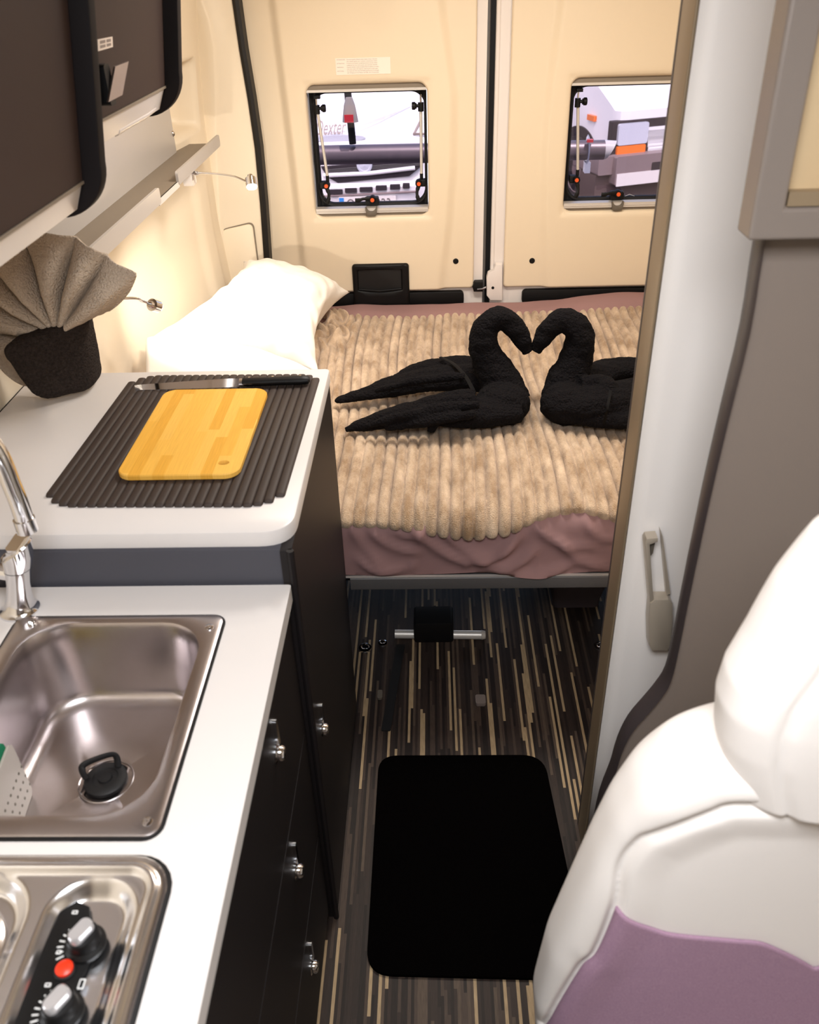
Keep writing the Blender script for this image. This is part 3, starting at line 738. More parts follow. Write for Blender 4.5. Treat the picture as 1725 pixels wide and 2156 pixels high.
# lower worktop with cutouts for sink and hob
SX0, SX1, SY0, SY1 = -.632, -.318, .606, .992
HX0, HX1, HY0, HY1 = -.80, -.290, .20, .580
def slab_holes(x0, x1, y0, y1, z0, z1, holes):
    bm = bmesh.new()
    def loop(poly, z):
        vs = [bm.verts.new((p[0], p[1], z)) for p in poly]
        return vs, [bm.edges.new((vs[i], vs[(i+1) % len(vs)])) for i in range(len(vs))]
    polys = [rrect(x0, x1, y0, y1, .004, 2)]+holes
    for z in (z0, z1):
        es = []
        for p in polys: es += loop(p, z)[1]
        bmesh.ops.triangle_fill(bm, edges=es, use_beauty=True)
    bm.verts.ensure_lookup_table(); n = sum(len(p) for p in polys); k = 0
    for p in polys:
        m = len(p)
        for i in range(m):
            a, b = k+i, k+(i+1) % m
            bm.faces.new((bm.verts[a], bm.verts[b], bm.verts[n+b], bm.verts[n+a]))
        k += m
    bmesh.ops.recalc_face_normals(bm, faces=bm.faces)
    mb = MB(); mb.v = [tuple(v.co) for v in bm.verts]; bm.verts.index_update(); mb.f = [tuple(v.index for v in f.verts) for f in bm.faces]; bm.free()
    return mb
lw = slab_holes(-.86, -.228, -.25, 1.069, .886, ZL, [rrect(SX0+.012, SX1-.012, SY0+.012, SY1-.012, .03), rrect(HX0+.012, HX1-.012, HY0+.012, HY1-.012, .03)])
tag(lw.build('worktop', M['worktop'], smooth=False, loc=(-.54, .4, .886)), 'white lower worktop with sink and hob set into it', 'worktop', 'kitchen worktops')

# ---- sink
sk = thing('sink', 'brushed steel sink with dark sealing edge sunk in the lower worktop', 'sink', (-.475, .8, ZL))
def ring_flat(x0, x1, y0, y1, r, wd, z0, z1):
    o_ = rrect(x0, x1, y0, y1, r); i_ = inset(o_, wd)
    return MB().loops([[(a, b, z0) for a, b in o_], [(a, b, z1) for a, b in o_], [(a, b, z1) for a, b in i_], [(a, b, z0) for a, b in i_]], closed=True)
ring_flat(SX0-.004, SX1+.004, SY0-.004, SY1+.004, .022, .010, ZL+.0003, ZL+.0015).build('seal', M['rubber'], sk)
def srings(spec, n=8):
    return [[(a, b, z) for a, b in rrect(x0, x1, y0, y1, r, n)] for (x0, x1, y0, y1, r, z) in spec]
ix0, ix1, iy0, iy1 = SX0+.024, SX1-.022, SY0+.028, SY1-.016
spec = [(SX0, SX1, SY0, SY1, .016, ZL-.004), (SX0, SX1, SY0, SY1, .016, ZL+.004), (SX0+.003, SX1-.003, SY0+.003, SY1-.003, .014, ZL+.0055),
 (ix0-.004, ix1+.004, iy0-.004, iy1+.004, .072, ZL+.0045), (ix0, ix1, iy0, iy1, .068, ZL+.0035), (ix0+.003, ix1-.003, iy0+.003, iy1-.003, .066, ZL-.002)]
for k in range(1, 6): 
    t = k/5; spec.append((ix0+.003+.010*t, ix1-.003-.010*t, iy0+.003+.010*t, iy1-.003-.012*t, .066, ZL-.002-.112*t))
for k in range(1, 7):
    a = PI/2*k/6; s_ = .026*(1-math.cos(a)); spec.append((ix0+.013+s_, ix1-.013-s_, iy0+.013+s_, iy1-.015-s_, max(.03, .066-s_), ZL-.114-.022*math.sin(a)))
dc = (-.469, .800)
zb_ = ZL-.136
rings = srings(spec)
# close in on the drain
last = rings[-1]
for t in (.35, .7):
    rings.append([(p[0]+(dc[0]-p[0])*t, p[1]+(dc[1]-p[1])*t, zb_-.002*t) for p in last])
cn = len(last)
def circ(r, z):
    out = []
    for p in last:
        a = math.atan2(p[1]-dc[1], p[0]-dc[0]); out.append((dc[0]+r*math.cos(a), dc[1]+r*math.sin(a), z))
    return out
rings += [circ(.040, zb_-.002), circ(.037, zb_-.0035), circ(.034, zb_-.0035), circ(.031, zb_-.007), circ(.012, zb_-.009)]
MB().loops(rings, cap0=False).build('basin', M['steel'], sk, fix=False)
bsn = [c for c in sk.children if c.name.startswith('basin')][0]
for f_ in bsn.data.polygons: pass
MB().tube([(dc[0]+.0375*math.cos(2*PI*k/40), dc[1]+.0375*math.sin(2*PI*k/40), zb_-.0015) for k in range(40)], .0014, 6, closed=True).build('drain_ring', M['steel'], sk)
for (u, v) in ((67, 1314), (441, 1321), (311, 1731)):
    p = hz(u, v, ZL+.005); MB().lathe([(.0065, 0), (.0062, .002), (.003, .0028), (0, .0022)], (p.x, p.y, ZL+.0045), 16).build('screw', M['chrome'], sk)
# plug
pg = thing('sink_plug', 'black rubber sink plug with loop handle sitting in the drain', 'plug', (dc[0], dc[1], zb_-.0065))
MB().lathe([(.026, 0), (.0295, .004), (.0295, .010), (.027, .012), (.018, .0125), (.017, .011), (.010, .011), (.009, .0135), (0, .014)], (dc[0], dc[1], zb_-.0065), 36).build('disc', M['rubber'], pg)
hp = [(-.022, 0, .006), (-.024, 0, .018), (-.02, 0, .026), (0, 0, .028), (.02, 0, .026), (.024, 0, .018), (.022, 0, .006)]
rz = Matrix.Rotation(math.radians(28), 4, 'Z') @ Matrix.Rotation(math.radians(-25), 4, 'X')
MB().tube([Vector((dc[0]-.006, dc[1]+.007, zb_))+rz @ Vector(p) for p in spline(hp, 5)], [(.0028, .005)]*31, 10, up=(0, 1, 0)).build('loop_handle', M['rubber'], pg)
# sponge and its caddy in the sink
cdx = -.602
cad = tag(MB().prism(rquad([(0, 0), (.088, 0), (.092, .098), (.004, .098)], .012), 0, .004, 'x', bev=.001).build('sponge_caddy', M['caddy']), 'pale grey perforated sponge holder standing in the sink', 'holder')
cad.location = (-.5595, .692, zb_+.001); cad.rotation_euler = (0, math.radians(-3), math.radians(6))
for i in range(3):
    for j in range(7):
        o = MB().lathe([(0, .0045), (.0020, .0045), (.0020, .003)], (0, .016+j*.012, .016+i*.018), 8, 'x').build('hole', M['greyp'], cad)
        o.location = (0, 0, 0)
spn = thing('sponge', 'yellow sponge with green scouring side in the sink holder', 'sponge', (-.5705, .687, zb_+.001))
spn.rotation_euler = (0, math.radians(-3), math.radians(6))
for nm, a0, a1, mm in (('foam', -.034, -.008, 'yellow'), ('scourer', -.008, .0, 'green')):
    o = MB().prism(rrect(.0, .088, .004, .108, .008), a0, a1, 'x', bev=.002).build(nm, M[mm], spn); o.location = (0.01, 0, 0)
# ---- faucet
fc = thing('kitchen_tap', 'chrome kitchen tap with lever and curved spout at the back of the sink', 'tap', (-.640, 1.012, ZL))
base = Vector((-.640, 1.012, ZL)); top = hy(36, 1165, 1.012)
ax = (top-base)
def col_ring(t, r):
    c = base+ax*t; return [c+Vector((r*math.cos(2*PI*k/28), r*math.sin(2*PI*k/28)*.95, 0)) for k in range(28)]
MB().loops([col_ring(0, .030), col_ring(.035, .030), col_ring(.06, .0265), col_ring(.1, .0225), col_ring(.3, .0185), col_ring(.5, .0175), col_ring(.72, .0195), col_ring(.75, .0205)]).build('body', M['chrome'], fc)
hd = MB().loops([col_ring(.76, .0205), col_ring(.79, .021), col_ring(.95, .0235), [p+Vector((0, 0, .012*(p.x-top.x)/.02)) for p in col_ring(1.05, .0245)], [p+Vector((0, 0, .012*(p.x-top.x)/.02)) for p in col_ring(1.08, .022)]]).build('head', M['chrome'], fc)
MB().prism(rrect(top.x-.012, top.x+.012, 1.0, 1.05, .009), top.z+.006, top.z+.013, 'z', bev=.002).build('lever', M['chrome'], fc)
# spout rises behind the head, arcs and comes down into view
tip = hy(57, 1112, .97); up_ = hy(2, 965, .97)
sp = [base+ax*.66+Vector((-.01, .0, 0)), base+ax*.7+Vector((-.075, 0, .03)), Vector((-.755, 1.0, 1.18)), Vector((-.72, .985, 1.28)), Vector((-.65, .975, 1.29)), up_+Vector((-.01, 0, .03)), hy(28, 1030, .97), tip]
MB().tube(spline(sp, 8), .0125, 18).build('spout', M['chrome'], fc)
d_ = (tip-hy(28, 1030, .97)).normalized()
MB().tube([tip-d_*.016, tip+d_*.004, tip+d_*.005], [.0145, .0145, .011], 18).build('nozzle', M['chrome'], fc)

# ---- hob
hb = thing('hob', 'stainless steel gas hob with black control strip beside the sink', 'hob', (-.545, .39, ZL))
ring_flat(HX0-.004, HX1+.004, HY0-.004, HY1+.004, .045, .010, ZL+.0003, ZL+.0015).build('seal', M['rubber'], hb)
bmh = bmesh.new()
def bead(x, y, x0, x1, y0, y1, r):
    """signed distance to rounded rect (negative inside)"""
    cx, cy = (x0+x1)/2, (y0+y1)/2; qx = abs(x-cx)-(x1-x0)/2+r; qy = abs(y-cy)-(y1-y0)/2+r
    return math.hypot(max(qx, 0), max(qy, 0))+min(max(qx, qy), 0)-r
def hobz(x, y):
    d = bead(x, y, HX0, HX1, HY0, HY1, .045); z = ZL+.005
    z += .005*ga(d+.014, .0045)-.002*ss(-.016, -.024, d)
    d2 = bead(x, y, -.412, -.318, .23, .552, .040)          # trough of the controls
    z -= .016*ss(.004, -.016, d2)
    d3 = bead(x, y, -.80+.03, -.432, .23, .560, .055)       # burner well
    z -= .018*ss(.003, -.016, d3)
    d4 = bead(x, y, -.80+.06, -.458, .25, .530, .05)
    z += .006*ga(d4, .006)
    return z
nx, ny = 200, 150
def hobv(u, v):
    x = HX0+(HX1-HX0)*u; y = HY0+(HY1-HY0)*v
    d = bead(x, y, HX0, HX1, HY0, HY1, .045)
    if d > 0:   # pull corners onto the rounded outline
        cx = HX1-.045 if x > 0-.545 else HX0+.045; cy = HY1-.045 if y > .39 else HY0+.045
        v_ = Vector((x-cx, y-cy)).normalized()*.045; x, y = cx+v_.x, cy+v_.y; 
    z = hobz(x, y)
    return (x, y, z)
MB().grid(nx, ny, hobv).build('tray', M['steelb'], hb, sharp=120, fix=False)
MB().loops([[(a, b, ZL+.0010) for a, b in rrect(HX0, HX1, HY0, HY1, .045)], [(a, b, ZL+.006) for a, b in rrect(HX0, HX1, HY0, HY1, .045)]], False, False).build('tray_edge', M['steelb'], hb)
# control strip
zc = ZL-.0085
poly = [(-.405, .245), (-.352, .235), (-.352, .38), (-.356, .44), (-.352, .475), (-.362, .505), (-.372, .528), (-.388, .534), (-.401, .522), (-.405, .48)]
cs = MB().prism(poly, zc+.002, zc-.002, 'z', bev=.001).build('control_strip', M['blackp'], hb)
for (u, v) in ((176, 1975), (126, 2118)):
    p = hz(u, v, ZL+.006)
    kb = MB().lathe([(.0205, 0), (.0205, .004), (.0165, .008), (.016, .018), (.0145, .020), (0, .020)], (p.x, p.y, zc+.002), 36).build('knob', M['blackp'], hb)
    r2 = Matrix.Translation((p.x, p.y, zc+.020)) @ Matrix.Rotation(math.radians(-30), 4, 'Z')
    lv = MB(); ls = [[r2 @ Vector((a, b, z)) for a, b in rrect(-.008+k, .008-k, -.0135+k, .0135-k, .007-k)] for z, k in ((0, 0), (.010, .0006), (.012, .002))]
    lv.loops(ls).build('knob_grip', M['knobsilver'], kb)
    for j in range(9):
        a = math.radians(120+j*13)
        r3 = Matrix.Translation((p.x+.0265*math.cos(a), p.y+.0265*math.sin(a), zc+.0021)) @ Matrix.Rotation(a, 4, 'Z')
        MB().box(-.002-.0003*j, .002+.0002*j, -.0007, .0007, 0, .0003, r3).build('dial_mark', M['whiteprint'], cs, False)
p = hz(136, 2040, ZL-.002)
MB().lathe([(.0105, 0), (.0105, .003), (.0095, .004)], (p.x, p.y, zc+.002), 24).build('button_collar', M['rubber'], hb)
MB().lathe([(.0085, 0), (.0085, .006), (.006, .0075), (0, .008)], (p.x, p.y, zc+.003), 24).build('ignition_button', M['red'], hb)
for (u, v, w_, h_) in ((158, 1921, .006, .004), (124, 2005, .005, .004), (101, 2074, .006, .004), (172, 2072, .006, .010)):
    p = hz(u, v, zc+.002); o = MB().prism(rrect(p.x-w_/2, p.x+w_/2, p.y-h_/2, p.y+h_/2, .0008, 2), zc+.0019, zc+.0023, 'z').build('printed_symbol', M['whiteprint'], cs, False)
    MB().prism(rrect(p.x-w_/2+.0012, p.x+w_/2-.0012, p.y-h_/2+.0012, p.y+h_/2-.0012, .0004, 2), zc+.0022, zc+.0025, 'z').build('symbol_centre', M['blackp'], cs, False)
# burner and wire trivet
bc_ = (-.60, .40)
MB().lathe([(.05, 0), (.05, .004), (.034, .006), (.034, .014), (.030, .016), (0, .016)], (bc_[0], bc_[1], ZL-.014), 36).build('burner', M['blackp'], hb)
tv = MB(); zz = ZL+.013
tv.tube([(a, b, zz) for a, b in rrect(-.735, -.463, .265, .525, .03, 6)], .0028, 8, closed=True)
for xx in (-.64, -.555): tv.tube([(xx, .265, zz), (xx, .525, zz)], .0028, 8)
for (xx, yy) in ((-.735, .30), (-.463, .30), (-.735, .49), (-.463, .49)): tv.tube([(xx, yy, zz), (xx, yy, ZL-.012)], .0028, 8)
tv.build('trivet', M['chrome'], hb)
p = (-.4725, .512)
MB().lathe([(.006, 0), (.006, .006), (0, .007)], (p[0], p[1], ZL-.010), 14).build('rubber_stop', M['rubber'], hb)

# ---- draining mat with lengthwise ribs
zm = ZU+.0006
def matpt(u, v, hgt):
    return None
mq = [hz(104, 1062, ZU+.004), hz(598, 1071, ZU+.004), hz(672, 797, ZU+.004), hz(285, 790, ZU+.004)]
mx0, mx1, my0, my1 = -.640, -.240, 1.160, 1.665
mout = rrect(mx0, mx1, my0, my1, [.06, .045, .06, .06], 10)
def yspan(x):
    lo, hi = 9, -9; n = len(mout)
    for i in range(n):
        a, b = mout[i], mout[(i+1) % n]
        if (a[0]-x)*(b[0]-x) <= 0 and a[0] != b[0]:
            y = a[1]+(b[1]-a[1])*(x-a[0])/(b[0]-a[0]); lo = min(lo, y); hi = max(hi, y)
    return lo, hi
mm = MB(); NR = 25; pr = (mx1-mx0)/NR
for r in range(NR):
    xc = mx0+(r+.5)*pr; lo, hi = yspan(xc); hw = pr*.5
    lo -= .002; hi += .002
    ls = []
    for yy, k in [(lo, .0), (lo+.001, .5), (lo+.003, .85), (lo+.006, 1), (hi-.006, 1), (hi-.003, .85), (hi-.001, .5), (hi, 0)]:
        ww = hw*(.6+.4*k); hh_ = .0005+.0055*k
        ls.append([(xc-ww, yy, zm), (xc-ww, yy, zm+.0015), (xc-ww*.86, yy, zm+hh_*.8), (xc-ww*.45, yy, zm+hh_), (xc+ww*.45, yy, zm+hh_), (xc+ww*.86, yy, zm+hh_*.8), (xc+ww, yy, zm+.0015), (xc+ww, yy, zm)])
    mm.loops(ls)
dm = mm.build('draining_mat', M['mat'], loc=(-.44, 1.41, ZU), sharp=50)
dm.rotation_euler.z = math.radians(-1.2)
tag(dm, 'dark brown ribbed rubber mat with rounded corners on the upper worktop', 'mat')
# ---- bamboo board
zb2 = zm+.0062
cq = [(b.x, b.y) for b in (hz(252, 1000, zb2+.010), hz(497, 1000, zb2+.010), hz(566, 820, zb2+.010), hz(343, 820, zb2+.010))]
bxs = (cq[0][0]+cq[3][0])/2, (cq[1][0]+cq[2][0])/2; bys = (cq[0][1]+cq[1][1])/2, (cq[2][1]+cq[3][1])/2
out = rrect(bxs[0], bxs[1], bys[0], bys[1], .024, 8)
def bulge(poly):
    cx, cy = sum(bxs)/2, sum(bys)/2; o = []
    for x, y in poly:
        o.append((x+.004*(1 if x > cx else -1)*(1-((y-cy)/(bys[1]-cy))**2), y+.004*(1 if y > cy else -1)*(1-((x-cx)/(bxs[1]-cx))**2)))
    return o
hc = hz(471, 975, zb2+.010)
hole = [(hc.x+.009*math.cos(2*PI*k/24), hc.y+.007*math.sin(2*PI*k/24)) for k in range(24)]
bm = bmesh.new(); polys = [bulge(out), hole]
lv = []
for z, k in ((zb2, .002), (zb2+.002, 0), (zb2+.009, 0), (zb2+.011, .0018)):
    row = []
    for i_, p_ in enumerate(polys):
        row.append([bm.verts.new((a, b, z)) for a, b in inset(p_, k if i_ == 0 else -k*.5)])
    lv.append(row)
for i_ in (0, 1):
    for a, b in zip(lv, lv[1:]):
        m_ = len(a[i_])
        for j in range(m_): bm.faces.new((a[i_][j], a[i_][(j+1) % m_], b[i_][(j+1) % m_], b[i_][j]))
for row in (lv[0], lv[-1]):
    es = []
    for r_ in row:
        for j in range(len(r_)):
            es.append(bm.edges.get((r_[j], r_[(j+1) % len(r_)])))
    bmesh.ops.triangle_fill(bm, edges=es, use_beauty=True)
bmesh.ops.recalc_face_normals(bm, faces=bm.faces); bm.verts.index_update()
cb_ = MB(); cb_.v = [tuple(v.co) for v in bm.verts]; cb_.f = [tuple(v.index for v in f.verts) for f in bm.faces]; bm.free()
tag(cb_.build('cutting_board', M['bamboo'], loc=(sum(bxs)/2, sum(bys)/2, zb2), sharp=35), 'golden bamboo cutting board with hanging hole lying on the ribbed mat', 'cutting board')
# ---- knife
kz = zb2+.0135
kt = hz(283, 811, kz); kb_ = hz(508, 800, kz); ke = hz(652, 797, kz)
kn = thing('kitchen_knife', 'kitchen knife with black riveted handle lying across the mat behind the board', 'knife', (kb_.x, kb_.y, zb2))
dirk = (ke-kt).normalized(); L = (kb_-kt).length
side = Vector((-dirk.y, dirk.x, 0))
wv = []
NB = 24
for i in range(NB+1):
    t = i/NB; c = kt+(kb_-kt)*t; wd = .0135*min(1, t/.8)**.7*(1-.12*ss(.8, 1, t))+.0006
    # spine toward camera, edge away, lying nearly flat and tilted
    sp0 = c-side*wd*.75; ed = c+side*wd*.75
    wv.append([sp0+Vector((0, 0, zb2-kz+.001)), ed+Vector((0, 0, zb2-kz+.0128)), ed+Vector((0, 0, zb2-kz+.0132)), sp0+Vector((0, 0, zb2-kz+.0035))])
MB().loops(wv).build('blade', M['chrome'], kn, sharp=20)
MB().tube([kb_-dirk*.004+Vector((0, 0, zb2-kz+.008)), kb_+dirk*.006+Vector((0, 0, zb2-kz+.008))], [(.007, .012)]*2, 12, up=(0, 0, 1)).build('bolster', M['steel'], kn)
HL = (ke-kb_).length
hpts = [kb_+dirk*(HL*t)+Vector((0, 0, zb2-kz+.009))+side*(-.002*math.sin(t*PI)) for t in (0.02, .1, .3, .5, .7, .88, .97, 1)]
hdl = MB().tube(hpts, [(.008, .0115), (.0085, .012), (.0085, .012), (.0085, .011), (.0085, .012), (.009, .0135), (.008, .012), (.004, .007)], 16, up=(0, 0, 1)).build('handle', M['blackp'], kn)
for t in (.12, .46, .86):
    p = kb_+dirk*(HL*t)+Vector((0, 0, zb2-kz+.0168))+side*.003
    MB().lathe([(.0028, 0), (.0026, .001), (0, .0014)], p, 12).build('rivet', M['chrome'], hdl)
MB().tube([kb_+dirk*(HL*t)-side*.0118+Vector((0, 0, zb2-kz+.009)) for t in (.03, .5, .92)], .0012, 6).build('tang', M['chrome'], hdl)

# ---- towel fan on the worktop
yt = 1.56
c3 = lambda u, v, y=yt: hy(u, v, y)
# dark folded towel pocket : rounded slab leaning to the left
pk = MB()
outl = [(3, 772), (70, 858), (100, 864), (150, 860), (200, 822), (210, 805), (205, 780), (178, 690), (170, 668), (60, 700), (12, 740)]
qq = []
for (u, v, y_) in [(62, 864, 1.497), (208, 814, 1.615), (172, 668, 1.60), (-8, 738, 1.50)]:
    p = hy(u, v, y_); qq.append((p.x, p.z))
qq[0] = (qq[0][0], max(qq[0][1], ZU+.004)); 
qr = rquad(qq, [.03, .028, .006, .02], 8)
ls = []
for y_, k in [(-.034, .016), (-.032, .007), (-.024, .001), (-.010, -.001), (.015, -.001), (.030, .001), (.038, .007), (.041, .016)]:
    ls.append([(a, 1.59+.72*(a+.74)+y_, max(b, ZU+.002)) for a, b in inset(qr, k)])
pk.loops(ls)
to = pk.build('folded_towel', M['dark_terry'])
remesh(to, .005, 3, lambda co: .0015*noise.noise(co*30)+.0008*noise.noise(co*200))
cc = Vector((-.74, yt, ZU)); to.data.transform(Matrix.Translation(-cc)); to.location = cc
tag(to, 'charcoal towel folded into an upright pocket holding the grey towel fan', 'towel', 'folded hand towels')
# fan of pleats
yt = 1.585
FC = hy(120, 705, yt)
fan_out = [(19, .105), (22, .14), (25, .172), (29, .205), (32, .200), (38, .188), (42, .186), (55, .187), (75, .190), (92, .190), (110, .192), (130, .187), (150, .178), (170, .165), (190, .150), (205, .142), (222, .128)]
NPL = 7.5
def fan(u, v):
    ang = 19+203*u
    R = interp(ang, fan_out)
    r = .012+(R-.012)*v
    ph = u*NPL
    pl_ = abs(math.sin(PI*ph))**.55*2-1
    amp = (.018+.016*math.sin(PI*v)**.8)*min(1, .35+v*1.6)*(1-.6*ss(.55, 1, v))
    R += .006*math.sin(ph*5); droop = -.04*ss(140, 226, ang)*v*v
    a = math.radians(ang+5*v*math.sin(ph*2.1))
    if ang > 185: a += math.radians(25)*v*v*ss(185, 226, ang)
    y = yt+.002+amp*pl_*-1+.03*v-.03*ss(150, 226, ang)*v
    return Vector((FC.x+r*math.cos(a), y, max(ZU+.006, FC.z+r*math.sin(a)+droop*.3+.002*noise.noise(Vector((u*20, v*6, 0))))))
fo = MB().grid(300, 60, fan).build('towel_fan', M['grey_terry'], sharp=150, fix=False, loc=(FC.x, yt, FC.z))
md = fo.modifiers.new('t', 'SOLIDIFY'); md.thickness = .006; md.offset = 0
tag(fo, 'greige towel pleated into a fan standing in the charcoal towel pocket', 'towel', 'folded hand towels')
# smooth woven band across the fan
NB_ = MB().grid(200, 5, lambda u, v: fan(.10+.32*u, .80+.07*v)+Vector((0, -.0042, 0))).build('woven_band', M['grey_terry'], fo, sharp=150, fix=False)

# ============================================================ OVERHEAD LOCKERS (left)
def xcab(z, b): # front face leaning outward with height
    return -.508+.15*(z-1.45)+b
def cabinet(y0, y1, zb, zt, label, ck, near):
    t = thing('overhead_locker', label, 'cabinet', (-.68, (y0+y1)/2, zb), 'lockers above the kitchen')
    zz = [zb+.055+(zt-zb-.055)*k/8 for k in range(9)]
    # carcass
    ls = [[(xcab(z, -.06), y, z) for z in (zb+.01,)]+[(xcab(z, -.022), y, z) for z in zz[::2]]+[(-.68, y, zt), (-.80, y, zb+.22), (-.80, y, zb+.01)] for y in (y0, y1-.01)]
    MB().loops(ls).build('carcass', M['whitegloss'], t, smooth=False)
    # door
    prof = [(xcab(z, -.004), z) for z in zz]; back = [(xcab(z, -.022), z) for z in zz[::-1]]
    ls = [[(a, y, b) for a, b in prof+back] for y in (y0+.004, y1-.03)]
    dr = MB().loops(ls).build('door', M['brown'], t, sharp=30)
    # white grip fascia below the door
    z0, z1 = zb+.014, zb+.05
    ye = y1-.028
    MB().loops([[(xcab(z0, -.016), y, z0), (xcab(z1, -.006), y, z1), (xcab(z1, -.05), y, z1), (xcab(z0, -.05), y, z0)] for y in ((y0+.004), ye)]).build('grip_fascia', M['whitegloss'], t, smooth=False)
    MB().loops([[(xcab(z, -.002), y, z), (xcab(z, -.002), y, z+.004), (xcab(z, -.05), y, z+.004), (xcab(z, -.05), y, z)] for z in (zb+.05,) for y in (y0+.004, ye)]).build('door_edge', M['channel'], t, smooth=False)
    # rounded dark cheek at the far end
    n = 12
    def cheek(dx): 
        pr = []
        for k in range(n+1):
            a = PI/2*k/n; r = .075
            zq = zb+r-r*math.cos(PI/2-a) if False else zb+r*(1-math.sin(a)); xq = (xcab(zb+r, .022)-r*(1-math.cos(a)))
            pr.append((xq, zq))
        pr = pr[::-1][::1]
        top = [(xcab(z, .022), z) for z in [zb+.08+(zt-zb-.08)*k/6 for k in range(7)]]
        return [(-.80, zb), ]+[(x, z) for x, z in pr]+top+[(-.66, zt), (-.80, zb+.25)]
    pr = cheek(0)
    MB().prism([(p[0], p[1]) for p in pr], y1-.024, y1, 'y', bev=.003).build('end_cheek', M['browndark'], t)
    return t, dr
c1, d1 = cabinet(.55, 1.335, 1.425, 1.96, 'dark brown overhead locker nearest the camera with white lower strip', None, True)
c2, d2 = cabinet(1.337, 1.815, 1.492, 1.96, 'dark brown overhead locker with steel pull tab and small white sticker', None, False)
# sticker and pull on the second locker
a = hx(222, 92, -.45); 
def facept(u, v, off=0):
    x = -.46
    for _ in range(6): p = hx(u, v, x); x = xcab(p.z, -.004+off)
    return hx(u, v, x)
q = [facept(u, v, .0012) for u, v in ((206, 83), (237, 77), (238, 99), (207, 108))]
stq = MB().add([p for p in q]+[p-Vector((.001, 0, 0)) for p in q], [(0, 1, 2, 3), (7, 6, 5, 4), (0, 4, 5, 1), (1, 5, 6, 2), (2, 6, 7, 3), (3, 7, 4, 0)]).build('sticker', M['paper'], c2, smooth=False)
for (r0, r1) in ((.15, .45), (.55, .85)):
    for (s0, s1) in ((.12, .48), (.56, .86)):
        def bl_(a, b): return q[0].lerp(q[1], a).lerp(q[3].lerp(q[2], a), b)+Vector((.0004, 0, 0))
        MB().add([bl_(s0, r0), bl_(s1, r0), bl_(s1, r1*.95), bl_(s0, r1*.95)], [(0, 1, 2, 3)]).build('print_mark', M['ink'], stq, smooth=False)
q = [facept(u, v, .03) for u, v in ((243, 140), (271, 129), (258, 200), (229, 215))]
tb = MB().add(q+[p-Vector((.003, 0, 0)) for p in q], [(0, 1, 2, 3), (7, 6, 5, 4), (0, 4, 5, 1), (1, 5, 6, 2), (2, 6, 7, 3), (3, 7, 4, 0)]).build('pull_tab', M['steel'], c2, smooth=False)
pc = (q[0]+q[3])/2
MB().prism(rrect(pc.y-.010, pc.y+.016, pc.z-.028, pc.z+.026, .006), pc.x-.032, pc.x-.004, 'x').build('tab_mount', M['blackp'], tb)
# hose-like white grip under second door
MB().tube([facept(u, v, -.02) for u, v in ((240, 274), (265, 259), (300, 240), (318, 226))], .010, 12).build('grip_rail', M['whitegloss'], d2)
p = facept(333, 222, -.012)

# ---- shelf ledge with silver back panel
XS = -.673
shf = thing('wall_ledge', 'long narrow wall ledge with taupe channel and pale lip above the pillow', 'shelf', (-.72, 2.3, 1.24))
y0s, y1s = 1.66, 2.93
MB().box(-.86, XS-.001, y0s, y1s, 1.236, 1.246).build('channel', M['channel'], shf, False)
MB().box(-.865, -.778, 1.64, 2.80, 1.2462, 1.41).build('back_panel', M['silverpanel'], shf, False)
a = hx(364, 281, -.778); MB().lathe([(.009, 0), (.008, .003), (.004, .006), (0, .006)], (-.778, a.y, a.z), 16, 'x').build('screw', M['chrome'], shf)
def lip(ya, yb, z0, z1, r=.012):
    return MB().prism(rrect(ya, yb, z0, z1, [r*.2, .002, r, .004] if False else r*.7, 5), XS-.004, XS+.003, 'x', 0)
ya = hx(369, 350, XS).y; yb = hx(459, 282, XS).y; lip(ya, yb, 1.238, 1.272).build('lip', M['silverpanel'], shf)
ya2 = hx(183, 520, XS).y; yb2 = hx(331, 388, XS).y; lip(ya2, yb2, 1.236, 1.274).build('lip', M['silverpanel'], shf)
MB().box(XS-.004, XS+.001, yb2-.01, ya+.01, 1.232, 1.246).build('lip_base', M['whitegloss'], shf, False)
# ---- reading lamps
def reading_lamp(label, base, pts, head, hd_dir, lamp_t, power):
    t = thing('reading_lamp', label, 'lamp', base, 'gooseneck reading lamps on the left wall')
    b = Vector(base)
    MB().prism(rrect(b.y-.022, b.y+.028, b.z-.028, b.z+.014, .008), b.x-.014, b.x+.012, 'x', 0).build('wall_block', M['whitegloss'], t)
    o = MB().box(b.x+.012, b.x+.0135, b.y-.016, b.y-.006, b.z-.012, b.z+.008).build('switch', M['steel'], t, False)
    P = spline(pts, 10)
    MB().tube(P, .0034, 10).build('gooseneck', M['chrome'], t)
    MB().tube([P[0], P[0]+(P[1]-P[0]).normalized()*.02], .0062, 12).build('socket', M['chrome'], t)
    hv = Vector(head); d = Vector(hd_dir).normalized()
    ho = MB().tube([hv-d*.030, hv-d*.022, hv-d*.020, hv-d*.004, hv+d*.004], [.008, .010, .016, .016, .016], 20).build('lamp_head', M['chrome'], t)
    MB().tube([hv+d*.0045, hv+d*.0075], [.0148, .0138], 20).build('led_lens', M['lamp_on'], t)
    l = light('reading_light', 'SPOT', hv+d*.02, lamp_t, power, (1, .91, .78), spot_size=math.radians(118), spot_blend=.9, shadow_soft_size=.012)
    return t
b1 = hx(398, 368, -.688)
h1 = hy(530, 390, b1.y-.05)
g1 = [b1+Vector((.008, .004, .004)), hy(450, 366, b1.y-.02), hy(492, 372, b1.y-.04), hy(520, 383, b1.y-.05)]
reading_lamp('chrome gooseneck reading lamp with lit head below the wall ledge', b1, g1, h1, (.15, -.62, -.77), (-.52, 2.55, .7), 5)
b2_ = Vector((-.862, 1.90, 1.09))
h2 = hy(330, 645, 2.12)
